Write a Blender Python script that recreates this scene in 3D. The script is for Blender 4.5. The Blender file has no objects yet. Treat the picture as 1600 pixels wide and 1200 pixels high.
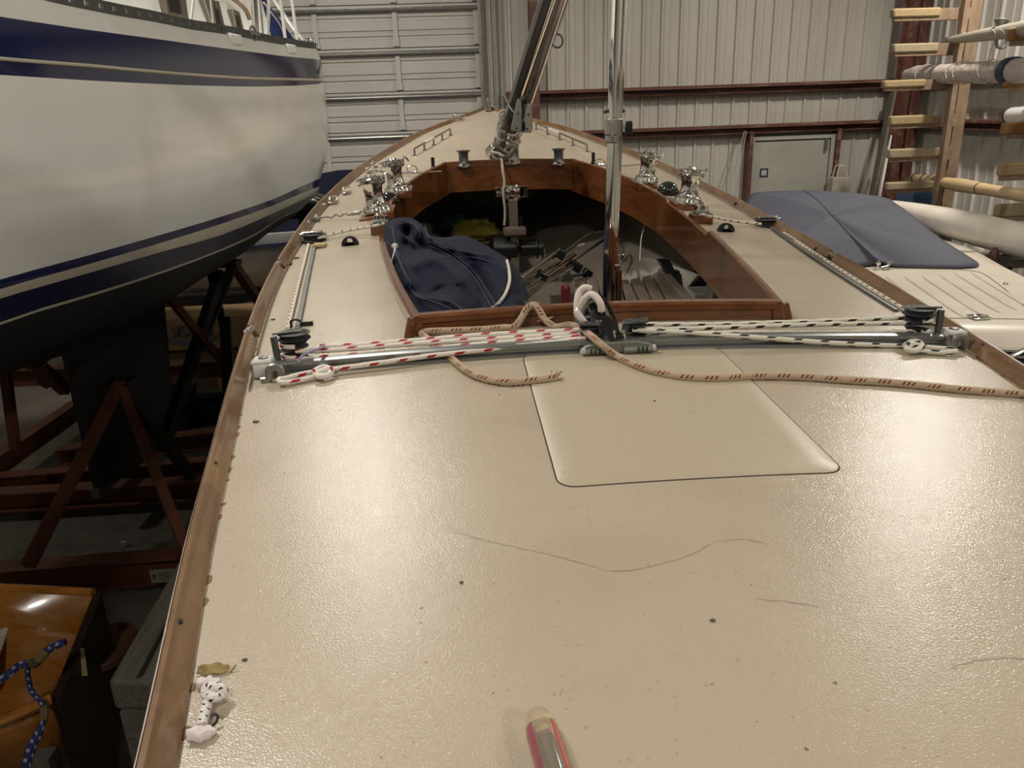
import bpy, math, random
import numpy as np
from mathutils import Vector, Matrix
random.seed(7)
SC = bpy.context.scene
COL = SC.collection
PI = math.pi
V = lambda *a: Vector(a if len(a) == 3 else a[0])
Z = Vector((0, 0, 1))

# ---------------------------------------------------------------- camera
FPX = 1200.0
CAM = Vector((-0.355, 0.0, 2.45))
def _basis(p, r, yaw):
    p, r, yaw = (math.radians(a) for a in (p, r, yaw))
    fw = Vector((math.sin(yaw)*math.cos(p), math.cos(yaw)*math.cos(p), -math.sin(p)))
    rt = Vector((math.cos(yaw), -math.sin(yaw), 0)); up = rt.cross(fw)
    c, s = math.cos(r), math.sin(r)
    return rt*c - up*s, rt*s + up*c, fw
RT, UP, FW = _basis(19.357, 2.027, 3.746)
cam = bpy.data.cameras.new('camera'); co = bpy.data.objects.new('camera', cam); COL.objects.link(co)
cam.sensor_fit = 'HORIZONTAL'; cam.sensor_width = 36; cam.lens = 36*FPX/1600; cam.clip_start = .02
co.matrix_world = Matrix(((RT.x, UP.x, -FW.x, CAM.x), (RT.y, UP.y, -FW.y, CAM.y), (RT.z, UP.z, -FW.z, CAM.z), (0, 0, 0, 1)))
SC.camera = co
def ray(px, py): return RT*((px-800)/FPX) + UP*((600-py)/FPX) + FW
def at(px, py, y): d = ray(px, py); return CAM + d*((y-CAM.y)/d.y)       # the point a photo position shows on the plane Y = y
def atx(px, py, x): d = ray(px, py); return CAM + d*((x-CAM.x)/d.x)
def atz(px, py, z): d = ray(px, py); return CAM + d*((z-CAM.z)/d.z)
def pr(p):
    d = Vector(p)-CAM; z = d.dot(FW); return 800+FPX*d.dot(RT)/z, 600-FPX*d.dot(UP)/z
def pix(p): return (Vector(p)-CAM).dot(FW)/FPX                             # metres per pixel at a point

# ---------------------------------------------------------------- curves
def hermite(tab):
    xs = np.array([t[0] for t in tab], float); ys = np.array([t[1] for t in tab], float)
    m = np.gradient(ys, xs)
    def f(x):
        x = min(max(x, xs[0]), xs[-1]); i = min(max(int(np.searchsorted(xs, x))-1, 0), len(xs)-2)
        h = xs[i+1]-xs[i]; t = (x-xs[i])/h
        return float((2*t**3-3*t*t+1)*ys[i]+(t**3-2*t*t+t)*h*m[i]+(-2*t**3+3*t*t)*ys[i+1]+(t**3-t*t)*h*m[i+1])
    return f
def lin(tab):
    xs = [t[0] for t in tab]; ys = [t[1] for t in tab]
    return lambda x: float(np.interp(x, xs, ys))
def spl(pts, n=6, closed=False):
    P = [Vector(p) for p in pts]; N = len(P); out = []
    for i in range(N if closed else N-1):
        a, b, c, d = (P[(i+k) % N] if closed else P[min(max(i+k, 0), N-1)] for k in (-1, 0, 1, 2))
        for j in range(n):
            t = j/n
            out.append(.5*((2*b)+(c-a)*t+(2*a-5*b+4*c-d)*t*t+(-a+3*b-3*c+d)*t**3))
    if not closed: out.append(P[-1].copy())
    return out

# ---------------------------------------------------------------- mesh collector
class MB:
    def __init__(s): s.v = []; s.f = []; s.uv = []; s.mi = []; s.m = 0
    def add(s, vs, fs, uvs=None):
        o = len(s.v); s.v += [tuple(p) for p in vs]
        for k, f in enumerate(fs):
            s.f.append([i+o for i in f]); s.mi.append(s.m); s.uv.append(uvs[k] if uvs else None)
        return s
    def hexa(s, p):   # p: 4 bottom ccw, 4 top
        return s.add(p, [(3, 2, 1, 0), (4, 5, 6, 7), (0, 1, 5, 4), (1, 2, 6, 5), (2, 3, 7, 6), (3, 0, 4, 7)])
    def box(s, c, d, R=None):
        c = Vector(c); q = []
        for z in (-1, 1):
            for x, y in ((-1, -1), (1, -1), (1, 1), (-1, 1)):
                w = Vector((x*d[0]/2, y*d[1]/2, z*d[2]/2)); q.append(c + (R @ w if R else w))
        return s.hexa(q)
    def bar(s, a, b, w, h, up=Z):
        a, b = Vector(a), Vector(b); t = (b-a).normalized(); x = t.cross(up)
        if x.length < 1e-3: x = t.cross(Vector((1, 0, 0)))
        x.normalize(); u = x.cross(t).normalized(); q = []
        for k in (-1, 1):
            for p, i in ((a, -1), (a, 1), (b, 1), (b, -1)): q.append(p + x*(i*w/2) + u*(k*h/2))
        return s.hexa(q)
    def tube(s, pts, r, n=8, closed=False, caps=True, flat=None):
        P = [Vector(p) for p in pts]; N = len(P)
        rr = list(r) if isinstance(r, (list, tuple)) else [r]*N
        T = []
        for i in range(N):
            a = P[(i-1) % N] if (closed or i) else P[0]; b = P[(i+1) % N] if (closed or i < N-1) else P[-1]
            t = b-a; T.append(t.normalized() if t.length > 1e-9 else Vector((0, 0, 1)))
        u = T[0].cross(Z)
        if u.length < 1e-3: u = T[0].cross(Vector((1, 0, 0)))
        u.normalize(); vs = []; L = 0; Ls = []
        for i in range(N):
            if i:
                L += (P[i]-P[i-1]).length
                u = u - T[i]*u.dot(T[i])
                if u.length < 1e-6: u = T[i].orthogonal()
                u.normalize()
            w = T[i].cross(u); Ls.append(L)
            for k in range(n):
                a = 2*PI*k/n; vs.append(P[i]+(u*math.cos(a)+w*math.sin(a)*(flat or 1))*rr[i])
        fs = []; uv = []
        for i in range(N if closed else N-1):
            j = (i+1) % N; l0 = Ls[i]; l1 = Ls[j] if j else L+(P[0]-P[-1]).length
            for k in range(n):
                k2 = (k+1) % n
                fs.append((i*n+k, i*n+k2, j*n+k2, j*n+k)); uv.append(((k/n, l0), ((k+1)/n, l0), ((k+1)/n, l1), (k/n, l1)))
        if caps and not closed:
            fs.append(tuple(range(n))[::-1]); uv.append([(0, 0)]*n)
            fs.append(tuple((N-1)*n+k for k in range(n))); uv.append([(0, 0)]*n)
        return s.add(vs, fs, uv)
    def lathe(s, prof, c=(0, 0, 0), ax=Z, n=24):
        c = Vector(c); ax = Vector(ax).normalized(); u = ax.orthogonal().normalized(); w = ax.cross(u)
        vs = []; m = len(prof)
        for k in range(n):
            a = 2*PI*k/n; d = u*math.cos(a)+w*math.sin(a)
            for r, h in prof: vs.append(c+d*r+ax*h)
        fs = [(k*m+i, ((k+1) % n)*m+i, ((k+1) % n)*m+i+1, k*m+i+1) for k in range(n) for i in range(m-1)]
        if prof[0][0] > 1e-5: fs.append(tuple(k*m for k in range(n))[::-1])
        if prof[-1][0] > 1e-5: fs.append(tuple(k*m+m-1 for k in range(n)))
        return s.add(vs, fs)
    def prism(s, poly, vec):
        vec = Vector(vec); P = [Vector(p) for p in poly]; n = len(P)
        fs = [tuple(range(n))[::-1], tuple(range(n, 2*n))]+[(i, (i+1) % n, n+(i+1) % n, n+i) for i in range(n)]
        return s.add(P+[p+vec for p in P], fs)
    def grid(s, G, wrap=False):
        m = len(G[0]); vs = [p for r in G for p in r]; fs = []
        for i in range(len(G)-1):
            for j in range(m if wrap else m-1):
                j2 = (j+1) % m
                fs.append((i*m+j, i*m+j2, (i+1)*m+j2, (i+1)*m+j))
        return s.add(vs, fs)
    def loft(s, rings, caps=True):
        n = len(rings[0]); s.grid(rings, wrap=True)
        if caps:
            o = len(s.v)-n*len(rings)
            s.f.append([o+k for k in range(n)][::-1]); s.mi.append(s.m); s.uv.append(None)
            o = len(s.v)-n; s.f.append([o+k for k in range(n)]); s.mi.append(s.m); s.uv.append(None)
        return s
    def ball(s, c, r, nu=16, nv=10, fn=None, R=None):
        c = Vector(c); r = (r, r, r) if not hasattr(r, '__len__') else r
        rings = []
        for i in range(nv+1):
            a = PI*min(max(i/nv, .004), .996); ring = []
            for k in range(nu):
                b = 2*PI*k/nu; d = Vector((math.sin(a)*math.cos(b), math.sin(a)*math.sin(b), -math.cos(a)))
                q = Vector((d.x*r[0], d.y*r[1], d.z*r[2]))*(fn(d) if fn else 1)
                ring.append(c+(R @ q if R else q))
            rings.append(ring)
        return s.loft(rings)
    def build(s, name, mat, parent=None, smooth=40, bevel=0, solid=0, org=None):
        if not hasattr(mat, '__len__'): mat = [mat]
        if parent is not None: o0 = ORG[parent]
        elif org is not None: o0 = Vector(org)
        else:
            a = np.array(s.v); lo, hi = a.min(0), a.max(0); o0 = Vector(((lo[0]+hi[0])/2, (lo[1]+hi[1])/2, lo[2]))
        me = bpy.data.meshes.new(name)
        me.from_pydata([(p[0]-o0.x, p[1]-o0.y, p[2]-o0.z) for p in s.v], [], s.f)
        for m in mat: me.materials.append(m)
        me.polygons.foreach_set('material_index', s.mi)
        if any(u is not None for u in s.uv):
            L = me.uv_layers.new(name='UVMap').data; k = 0
            for u, f in zip(s.uv, s.f):
                for q in range(len(f)):
                    L[k].uv = u[q] if u is not None else (0, 0); k += 1
        me.validate(); me.update()
        import bmesh
        b = bmesh.new(); b.from_mesh(me); bmesh.ops.recalc_face_normals(b, faces=b.faces); b.to_mesh(me); b.free()
        if smooth:
            me.polygons.foreach_set('use_smooth', [True]*len(me.polygons)); me.set_sharp_from_angle(angle=math.radians(smooth))
        o = bpy.data.objects.new(name, me); COL.objects.link(o)
        if parent is not None: o.parent = parent; ORG[o] = o0
        else: o.location = o0; ORG[o] = o0
        if solid:
            md = o.modifiers.new('solid', 'SOLIDIFY'); md.thickness = solid; md.offset = -1
        if bevel:
            md = o.modifiers.new('bevel', 'BEVEL'); md.width = bevel; md.segments = 2; md.limit_method = 'ANGLE'; md.angle_limit = math.radians(40)
        return o
ORG = {}
def tag(o, label=None, cat=None, group=None, kind=None):
    if label: o['label'] = label
    if cat: o['category'] = cat
    if group: o['group'] = group
    if kind: o['kind'] = kind
    return o
def thing(name, label, cat, loc, group=None, kind=None):
    o = bpy.data.objects.new(name, None); COL.objects.link(o); o.empty_display_size = .05
    o.location = loc; ORG[o] = Vector(loc)
    return tag(o, label, cat, group, kind)
def dup(o, parent=None, off=(0, 0, 0), R=None, scale=None):      # a copy of a part (or thing) and of what hangs under it
    c = o.copy(); COL.objects.link(c); c.parent = parent
    if parent is not None or True:
        c.location = Vector(o.location) if off is None else Vector(off)
    if R is not None: c.rotation_euler = R.to_euler() if hasattr(R, 'to_euler') else R
    if scale: c.scale = scale if hasattr(scale, '__len__') else (scale,)*3
    for ch in list(o.children): dup(ch, c, None)
    return c

# ---------------------------------------------------------------- materials
def hexc(h):
    h = h.lstrip('#'); c = [int(h[i:i+2], 16)/255 for i in (0, 2, 4)]
    return tuple(x/12.92 if x <= .04045 else ((x+.055)/1.055)**2.4 for x in c)+(1,)
class Mat:
    def __init__(s, name, col, rough=.5, metal=0, coat=0, spec=.5):
        s.m = bpy.data.materials.new(name); s.m.use_nodes = True; s.t = s.m.node_tree; s.n = s.t.nodes
        s.b = s.n['Principled BSDF']; s.col = hexc(col)
        s.b.inputs['Base Color'].default_value = s.col; s.b.inputs['Roughness'].default_value = rough
        s.b.inputs['Metallic'].default_value = metal; s.b.inputs['Coat Weight'].default_value = coat; s.b.inputs['Coat Roughness'].default_value = .08
        s.b.inputs['Specular IOR Level'].default_value = spec
        s.c = None; s.tc = s.n.new('ShaderNodeTexCoord'); s.nrm = None
    def link(s, a, b): s.t.links.new(a, b)
    def mapped(s, scale, uv=False):
        mp = s.n.new('ShaderNodeMapping'); mp.inputs['Scale'].default_value = scale if hasattr(scale, '__len__') else (scale,)*3
        s.link(s.tc.outputs['UV' if uv else 'Object'], mp.inputs[0]); return mp.outputs[0]
    def noise(s, scale, detail=4, rough=.6, dist=0):
        t = s.n.new('ShaderNodeTexNoise'); s.link(s.mapped(scale), t.inputs['Vector']); t.inputs['Scale'].default_value = 1
        t.inputs['Detail'].default_value = detail; t.inputs['Roughness'].default_value = rough; t.inputs['Distortion'].default_value = dist
        return t.outputs['Fac']
    def ramp(s, fac, lo, hi):
        r = s.n.new('ShaderNodeMapRange'); s.link(fac, r.inputs[0]); r.inputs[1].default_value = lo; r.inputs[2].default_value = hi; return r.outputs[0]
    def mix(s, fac, col):
        x = s.n.new('ShaderNodeMix'); x.data_type = 'RGBA'
        s.link(fac, x.inputs[0]); x.inputs[7].default_value = hexc(col) if isinstance(col, str) else col
        if s.c is None: x.inputs[6].default_value = s.col
        else: s.link(s.c, x.inputs[6])
        s.c = x.outputs[2]; s.link(s.c, s.b.inputs['Base Color']); return s
    def spots(s, scale, lo, hi, col, **k): return s.mix(s.ramp(s.noise(scale, **k), lo, hi), col)
    def bump(s, fac, strength=.3, dist=.001):
        b = s.n.new('ShaderNodeBump'); b.inputs['Strength'].default_value = strength; b.inputs['Distance'].default_value = dist
        s.link(fac, b.inputs['Height'])
        if s.nrm: s.link(s.nrm, b.inputs['Normal'])
        s.nrm = b.outputs[0]; s.link(s.nrm, s.b.inputs['Normal'])
        if s.b.inputs['Coat Weight'].default_value > 0: pass
        return s
    def rough(s, fac, a, b):
        r = s.n.new('ShaderNodeMapRange'); s.link(fac, r.inputs[0]); r.inputs[3].default_value = a; r.inputs[4].default_value = b
        s.link(r.outputs[0], s.b.inputs['Roughness']); return s
    def math(s, op, a, b=None):
        m = s.n.new('ShaderNodeMath'); m.operation = op
        for i, x in enumerate((a, b)):
            if x is None: continue
            if isinstance(x, (int, float)): m.inputs[i].default_value = x
            else: s.link(x, m.inputs[i])
        return m.outputs[0]
def M_(name, col, rough=.5, metal=0, coat=0, **k): return Mat(name, col, rough, metal, coat, **k)
def wood(name, c1, c2, sc=(3, 40, 40), rough=.25, coat=.6, c3=None):
    m = Mat(name, c1, rough, 0, coat)
    m.mix(m.ramp(m.noise(sc, 5, .6, 1.2), .35, .7), c2)
    if c3: m.mix(m.ramp(m.noise(7, 4), .5, .75), c3)
    return m.bump(m.noise(tuple(q*3 for q in sc)), .15, .001)
def rope(name, base, fleck, pitch=.064, dutyv=.3, strands=3, sub=None):
    m = Mat(name, base, .85); sp = m.n.new('ShaderNodeSeparateXYZ'); m.link(m.tc.outputs['UV'], sp.inputs[0])
    u, v = sp.outputs[0], sp.outputs[1]
    us = m.math('MULTIPLY', u, strands); fl = m.math('FLOOR', us); fr = m.math('FRACT', us)
    vv = m.math('FRACT', m.math('ADD', m.math('MULTIPLY', v, 1/pitch), m.math('ADD', m.math('MULTIPLY', fl, .5), m.math('MULTIPLY', fr, .25))))
    a = m.math('LESS_THAN', vv, dutyv)
    if sub: a = m.math('MULTIPLY', a, m.math('LESS_THAN', m.math('FRACT', m.math('ADD', m.math('MULTIPLY', v, 1/sub), fr)), .5))
    else: a = m.math('LESS_THAN', m.math('ADD', vv, m.math('MULTIPLY', m.math('SUBTRACT', m.noise(300, 1), .5), .25)), dutyv)
    b = m.math('LESS_THAN', m.math('ABSOLUTE', m.math('SUBTRACT', fr, .5)), .28)
    m.mix(m.math('MULTIPLY', a, b), fleck)
    br = m.math('SINE', m.math('ADD', m.math('MULTIPLY', v, 1500), m.math('MULTIPLY', u, 25)))
    return m.bump(br, .35, .0006)
T = {}
def K(k): return T[k].m
T['deck'] = m = Mat('deck_paint', '#ACA08D', .22)
m.spots(3.0, .45, .75, '#A39784').spots((150, 90, 90), .68, .75, '#978A70', detail=2).spots((2.5, 9, 9), .66, .8, '#A6997F', detail=6).spots(70, .75, .77, '#6E6048', detail=2)
m.bump(m.noise(430, 2, .5), .6, .0009).bump(m.noise(120, 3), .14, .0012); m.rough(m.noise(9), .17, .27)
T['hatch'] = m = Mat('smooth_hatch_paint', '#AA9E89', .38); m.spots(60, .71, .75, '#8E8065', detail=3); m.bump(m.noise(140, 3), .22, .001)
T['groove'] = M_('dark_groove', '#2A2118', .8)
T['teak'] = wood('varnished_rail', '#785A3C', '#624730', (30, 2, 30), .2, .7, '#886948')
T['mahog'] = wood('varnished_coaming', '#6C4122', '#502D18', (9, 3, 26), .18, .7, '#764A27')
T['white'] = m = Mat('white_gelcoat', '#CFCFCB', .16, 0, .3)
T['hullw'] = m = Mat('glossy_white_topside', '#E6E6E2', .2, 0, .5); m.spots(2.5, .4, .8, '#DDDDD8')
T['navy'] = M_('glossy_navy_stripe', '#141E4C', .08, 0, .8)
T['cove'] = M_('cream_stripe', '#BEB8A6', .3)
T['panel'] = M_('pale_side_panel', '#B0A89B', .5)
T['ceil'] = M_('white_insulation', '#D8D6D0', .7)
T['antif'] = m = Mat('antifouling', '#16181A', .55); m.spots(4, .45, .7, '#1F2222')
T['bootn'] = M_('navy_bootstripe', '#10163A', .25, 0, .3)
T['chrome'] = M_('chrome', '#E6E4E0', .07, 1)
T['steel'] = M_('brushed_steel', '#B9B7B2', .24, 1)
T['alu'] = M_('grey_aluminium', '#8C8F90', .32, .85)
T['alud'] = M_('dark_aluminium', '#5A5C5C', .38, .7)
T['cast'] = m = Mat('grey_cast_metal', '#7E8078', .42, .45); m.spots(40, .5, .7, '#6C6E67')
T['black'] = M_('black_plastic', '#101112', .32)
T['rubber'] = M_('black_rubber', '#16171A', .6)
T['plast'] = m = Mat('worn_white_plastic', '#B9B6AE', .5); m.spots(30, .5, .7, '#A29E95')
T['navycloth'] = m = Mat('navy_canvas', '#12162A', .9, spec=.2); m.spots(12, .4, .7, '#0F1222'); m.bump(m.noise(900, 2), .3, .0005).bump(m.noise(9, 3), .3, .006)
T['seam'] = M_('pale_seam', '#353A50', .8)
T['cord'] = M_('white_cord', '#B8B2A2', .8)
T['greycloth'] = m = Mat('grey_canvas', '#474854', .8); m.spots(3, .4, .7, '#41424E').spots(60, .72, .76, '#34343E'); m.bump(m.noise(700, 2), .25, .0005)
T['fibre'] = m = Mat('cream_fibreglass', '#BFB6A7', .42); m.spots(5, .4, .7, '#B8AE9E')
T['fibrew'] = m = Mat('white_fibreglass', '#D6CDC2', .32, 0, .2); m.spots(4, .45, .7, '#CBC1B3')
T['ropered'] = rope('red_flecked_rope', '#D5CFC4', '#A0202A')
T['ropeblk'] = rope('black_flecked_rope', '#CDC7B8', '#1B1B22')
T['ropetan'] = rope('weathered_rope', '#A6937A', '#6E2E22', .05, .55, 4, .0095)
T['ropethin'] = rope('thin_flecked_rope', '#C7BFAF', '#2A2624', .04, .25)
T['ropeblue'] = rope('blue_flecked_rope', '#2A3360', '#9AA0B8', .03, .35, 4)
T['sheet'] = m = Mat('white_sheet_rope', '#CFC4BC', .85); m.bump(m.noise(600, 2), .4, .0006)
T['ropegrey'] = m = Mat('grey_line', '#9C9488', .85); m.bump(m.noise(600, 2), .3, .0006)
T['wall'] = m = Mat('ribbed_metal_panel', '#B9B4AA', .42); m.spots((2, 2, .6), .35, .75, '#ACA79C')
T['door'] = m = Mat('garage_door_panel', '#BCB7B0', .42); m.spots((1, 1, 3), .35, .75, '#B0ABA4')
T['galv'] = m = Mat('galvanized_steel', '#8F8D88', .35, .6); m.spots(20, .45, .7, '#7B7974')
T['girt'] = m = Mat('red_oxide_girt', '#60392E', .5); m.spots(5, .4, .7, '#523026').spots((1.5, 8, 8), .52, .7, '#86685A')
T['ply'] = wood('raw_timber', '#7E6A54', '#6A5643', (20, 20, 3), .85, 0, '#8A7660')
T['carpet'] = m = Mat('tan_carpet_wrap', '#93805E', .95); m.spots(60, .4, .7, '#82704E'); m.bump(m.noise(300, 2), .5, .002)
T['carpet2'] = m = Mat('grey_carpet_wrap', '#908168', .95); m.spots(60, .4, .7, '#7F7259'); m.bump(m.noise(300, 2), .5, .002)
T['carpet3'] = m = Mat('ochre_carpet_wrap', '#83613A', .95); m.spots(60, .4, .7, '#70502E'); m.bump(m.noise(300, 2), .5, .002)
T['greywood'] = wood('weathered_timber', '#6A655B', '#4E4A42', (40, 3, 40), .85, 0)
T['slat'] = wood('weathered_teak', '#63564A', '#50443A', (60, 4, 60), .75, 0)
T['concrete'] = m = Mat('concrete_floor', '#6A645A', .7); m.spots(1.2, .35, .7, '#554F47').spots(7, .5, .75, '#474139').spots(60, .7, .78, '#8A8478'); m.bump(m.noise(40), .2, .003)
T['redsteel'] = m = Mat('red_oxide_steel', '#6A3A28', .6); m.spots(6, .4, .7, '#4E2A1E').spots(25, .6, .75, '#7A503C')
T['liner'] = m = Mat('grey_bilge_paint', '#8C8377', .6); m.spots(3, .4, .7, '#7C7469').spots(20, .62, .75, '#6B6258')
T['dark'] = M_('dark_interior', '#17130F', .9)
T['card'] = m = Mat('cardboard', '#8A6F4E', .85); m.spots(4, .4, .7, '#7C6344')
T['canw'] = m = Mat('plastic_wrap', '#C2B7AE', .4); m.spots((14, 14, 14), .42, .65, '#A99C92', dist=1.5); m.bump(m.noise((14, 14, 14), 4, .7, 2), .8, .03)
T['paper'] = M_('paper_wrap_pole', '#B79F78', .38)
T['leaf'] = m = Mat('dry_leaf', '#8A7440', .7); m.spots(60, .45, .65, '#6B5A30')
T['cowhite'] = M_('off_white_cord', '#A79F90', .8)
T['winchgrey'] = M_('grey_drum', '#6E706C', .3, .8)
T['panelgrey'] = m = Mat('personnel_door_paint', '#A3A096', .5); m.spots(2, .4, .7, '#999689')
# ================================================================ SETTING
WY = 9.7; WX = 5.3; CZ = 5.3; LX = -9.5; RY = -7.0
def struct(o): return tag(o, kind='structure')
mb = MB(); mb.box(((LX+WX)/2, (RY+WY)/2, -.1), (WX-LX+.4, WY-RY+.4, .2)); struct(mb.build('floor', K('concrete'), smooth=0))
mb = MB(); mb.box(((LX+WX)/2, (RY+WY)/2, CZ+.06), (WX-LX+.4, WY-RY+.4, .12)); struct(mb.build('ceiling', K('ceil'), smooth=0))
def ribbed(mb, a, b, z0, z1, nrm, pitch, h=.028, off=0):      # trapezoid ribs, extruded vertically; nrm points into the room
    a, b = Vector(a), Vector(b); L = (b-a).length; t = (b-a).normalized(); nrm = Vector(nrm); prof = []; s = off-pitch
    while s < L+pitch:
        for d, q in ((0, 0), (.012, h), (.035, h), (.047, 0), (pitch*.52, 0), (pitch*.53, h*.22), (pitch*.62, h*.22), (pitch*.63, 0)):
            x = s+d
            if -1e-6 <= x <= L+1e-6: prof.append((x, q))
        s += pitch
    prof = [(0, 0)]+prof+[(L, 0)]
    base = [a+t*x+nrm*q for x, q in prof]; n = len(base)
    vs = [Vector((p.x, p.y, z0)) for p in base]+[Vector((p.x, p.y, z1)) for p in base]
    mb.add(vs, [(i, i+1, n+i+1, n+i) for i in range(n-1)])
    q = [a-nrm*.03, b-nrm*.03]
    mb.hexa([Vector((q[0].x, q[0].y, z0)), Vector((q[1].x, q[1].y, z0)), Vector((b.x, b.y, z0))-nrm*.004, Vector((a.x, a.y, z0))-nrm*.004,
             Vector((q[0].x, q[0].y, z1)), Vector((q[1].x, q[1].y, z1)), Vector((b.x, b.y, z1))-nrm*.004, Vector((a.x, a.y, z1))-nrm*.004])
DX0, DX1 = -4.7, at(752, 120, WY).x
mb = MB(); ribbed(mb, (DX1+.03, WY, 0), (WX, WY, 0), 0, CZ, (0, -1, 0), .224, off=.07); ribbed(mb, (LX, WY, 0), (DX0-.03, WY, 0), 0, CZ, (0, -1, 0), .224)
struct(mb.build('wall_front', K('wall'), smooth=0))
mb = MB(); ribbed(mb, (WX, WY, 0), (WX, RY, 0), 0, CZ, (-1, 0, 0), .3); struct(mb.build('wall_right', K('wall'), smooth=0))
mb = MB(); ribbed(mb, (LX, RY, 0), (LX, WY, 0), 0, CZ, (1, 0, 0), .3); struct(mb.build('wall_left', K('wall'), smooth=0))
mb = MB(); ribbed(mb, (WX, RY, 0), (LX, RY, 0), 0, CZ, (0, 1, 0), .3); struct(mb.build('wall_rear', K('wall'), smooth=0))

# sectional garage door
gd = thing('door_1', None, None, ((DX0+DX1)/2, WY-.03, 0), kind='structure')
yb = WY-.02
joints = [at(620, p, yb-.03).z for p in (205, 143, 75, 12)]
step = (joints[2]-joints[0])/2
zs = [joints[0]-step*k for k in range(4, 0, -1)]+joints[:3]+[joints[2]+step*k for k in range(1, 3)]
zs = [0]+[z for z in zs if z > .25]+[4.9]
for z0, z1 in zip(zs, zs[1:]):
    h = z1-z0; prof = []
    for a, d in ((0, .0), (.012, .035), (.2, .035), (.22, .018), (.27, .018), (.285, .035), (.36, .035), (.375, .018), (.40, .018), (.415, .035), (.62, .035), (.635, .018), (.70, .018), (.715, .035), (.80, .035), (.81, .045), (.985, .045), (1, 0)):
        prof.append((yb-d, z0+h*a))
    mb = MB(); mb.grid([[(DX0, y, z) for y, z in prof], [(DX1, y, z) for y, z in prof]])
    mb.box(((DX0+DX1)/2, yb+.012, (z0+z1)/2), (DX1-DX0, .02, h))
    mb.build('door_section', K('door'), gd, smooth=0)
sx = [at(p, 140, yb-.04).x for p in (503, 625)]; sp = sx[1]-sx[0]
stx = [DX1-.03]+[sx[1]-sp*k for k in range(0, 5)]
for x in stx:
    for z0, z1 in zip(zs, zs[1:]):
        w = .055 if x < DX1-.1 else .075
        mb = MB(); mb.box((x, yb-.055, (z0+z1)/2), (w, .02, (z1-z0)*.94)); mb.box((x, yb-.062, z0+.05), (w*1.25, .026, .07)); mb.build('stile', K('door'), gd, smooth=0)
for z in zs[1:-1]:
    mb = MB(); zz = z-.062; mb.tube([(DX0, yb-.085, zz), (DX1-.02, yb-.085, zz)], .017, 8); mb.box(((DX0+DX1)/2, yb-.06, zz+.028), (DX1-DX0, .03, .012)); mb.build('strut', K('galv'), gd)
mb = MB(); mb.box((DX1+.0, yb-.08, 2.45), (.035, .1, 4.9)); mb.box((DX1+.02, yb-.02, 2.45), (.07, .04, 4.9)); mb.build('track', K('galv'), gd, smooth=0)

# red oxide steel: girts and columns
def girt(n, a, b, z, d, w=.11):
    mb = MB(); a, b = Vector(a), Vector(b); t = (b-a).normalized(); nr = Vector(d); r = []
    for p in (a, b):
        q = []
        for y, zz in ((.0, w/2), (.14, w/2), (.15, w/2-.012), (.15, w/2-.035), (.143, w/2-.035), (.143, w/2-.006), (.006, w/2-.006), (.006, -w/2+.006), (.11, -w/2+.006), (.13, -w/2+.018), (.14, -w/2+.012), (.12, -w/2), (0, -w/2)):
            q.append(p+nr*y+Vector((0, 0, z+zz)))
        r.append(q)
    mb.loft(r); return struct(mb.build('trim_%d' % n, K('girt'), smooth=0))
zl = at(1250, 199, WY-.1).z; zu = at(1250, 136, WY-.1).z
girt(1, (DX1+.28, WY-.035, 0), (WX-.02, WY-.035, 0), zu, (0, -1, 0)); girt(2, (DX1+.28, WY-.035, 0), (WX-.02, WY-.035, 0), zl, (0, -1, 0))
girt(3, (WX-.035, WY-.3, 0), (WX-.035, RY+.2, 0), zl, (-1, 0, 0)); girt(4, (WX-.035, WY-.3, 0), (WX-.035, RY+.2, 0), zu, (-1, 0, 0))
def hcol(n, c, w, d, ax, z1=CZ-.02):
    mb = MB(); c = Vector(c); ax = Vector(ax); sd = ax.cross(Z)
    R = Matrix((sd, ax, Z)).transposed()
    for k in (-1, 1): mb.box(c+ax*(k*d/2)+Vector((0, 0, z1/2)), (w, .012, z1), R)
    mb.box(c+Vector((0, 0, z1/2)), (.01, d, z1), R); return struct(mb.build('trim_%d' % n, K('girt'), smooth=0))
p = at(1417, 140, WY-.4); hcol(5, (p.x, WY-.42, 0), .2, .22, (.55, -.83, 0))
p = at(836, 120, WY-.2); hcol(6, (p.x, WY-.12, 0), .1, .14, (0, 1, 0))
mb = MB(); p = at(778, 100, WY-.1)
for d in (-.03, .03): mb.box((p.x+d, WY-.09, CZ/2), (.016, .06, CZ-.02))
struct(mb.build('trim_7', K('galv'), smooth=0))

# personnel door
pl, prr = at(1168, 250, WY-.06).x, at(1302, 250, WY-.06).x; dz = at(1240, 211, WY-.06).z
pd = thing('door_2', None, None, ((pl+prr)/2, WY-.06, 0), kind='structure')
for x in (pl, prr):
    mb = MB(); mb.box((x, WY-.085, dz/2+.03), (.05, .16, dz+.06)); mb.build('jamb', K('girt'), pd, smooth=0)
mb = MB(); a, b = pl+.045, prr-.045
for x in (a, b): mb.box((x, WY-.07, dz/2), (.05, .07, dz))
mb.box(((a+b)/2, WY-.07, dz-.025), (b-a-.05, .07, .05)); mb.build('door_frame', K('panelgrey'), pd, smooth=0, bevel=.004)
mb = MB(); mb.box(((a+b)/2, WY-.055, dz/2-.03), (b-a-.06, .045, dz-.07)); leaf = mb.build('door_leaf', K('panelgrey'), pd, smooth=0, bevel=.004)
s = at(1193.5, 270, WY-.08); w = .105
mb = MB(); mb.box((s.x, WY-.081, s.z), (w, .004, w)); sg = mb.build('notice', M_('blue_notice', '#20284A', .5).m, leaf, smooth=0)
mb = MB(); mb.box((s.x, WY-.084, s.z), (w*.62, .003, w*.62)); mb.build('notice_panel', M_('white_notice', '#A9A9A2', .5).m, leaf, smooth=0)
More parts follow.
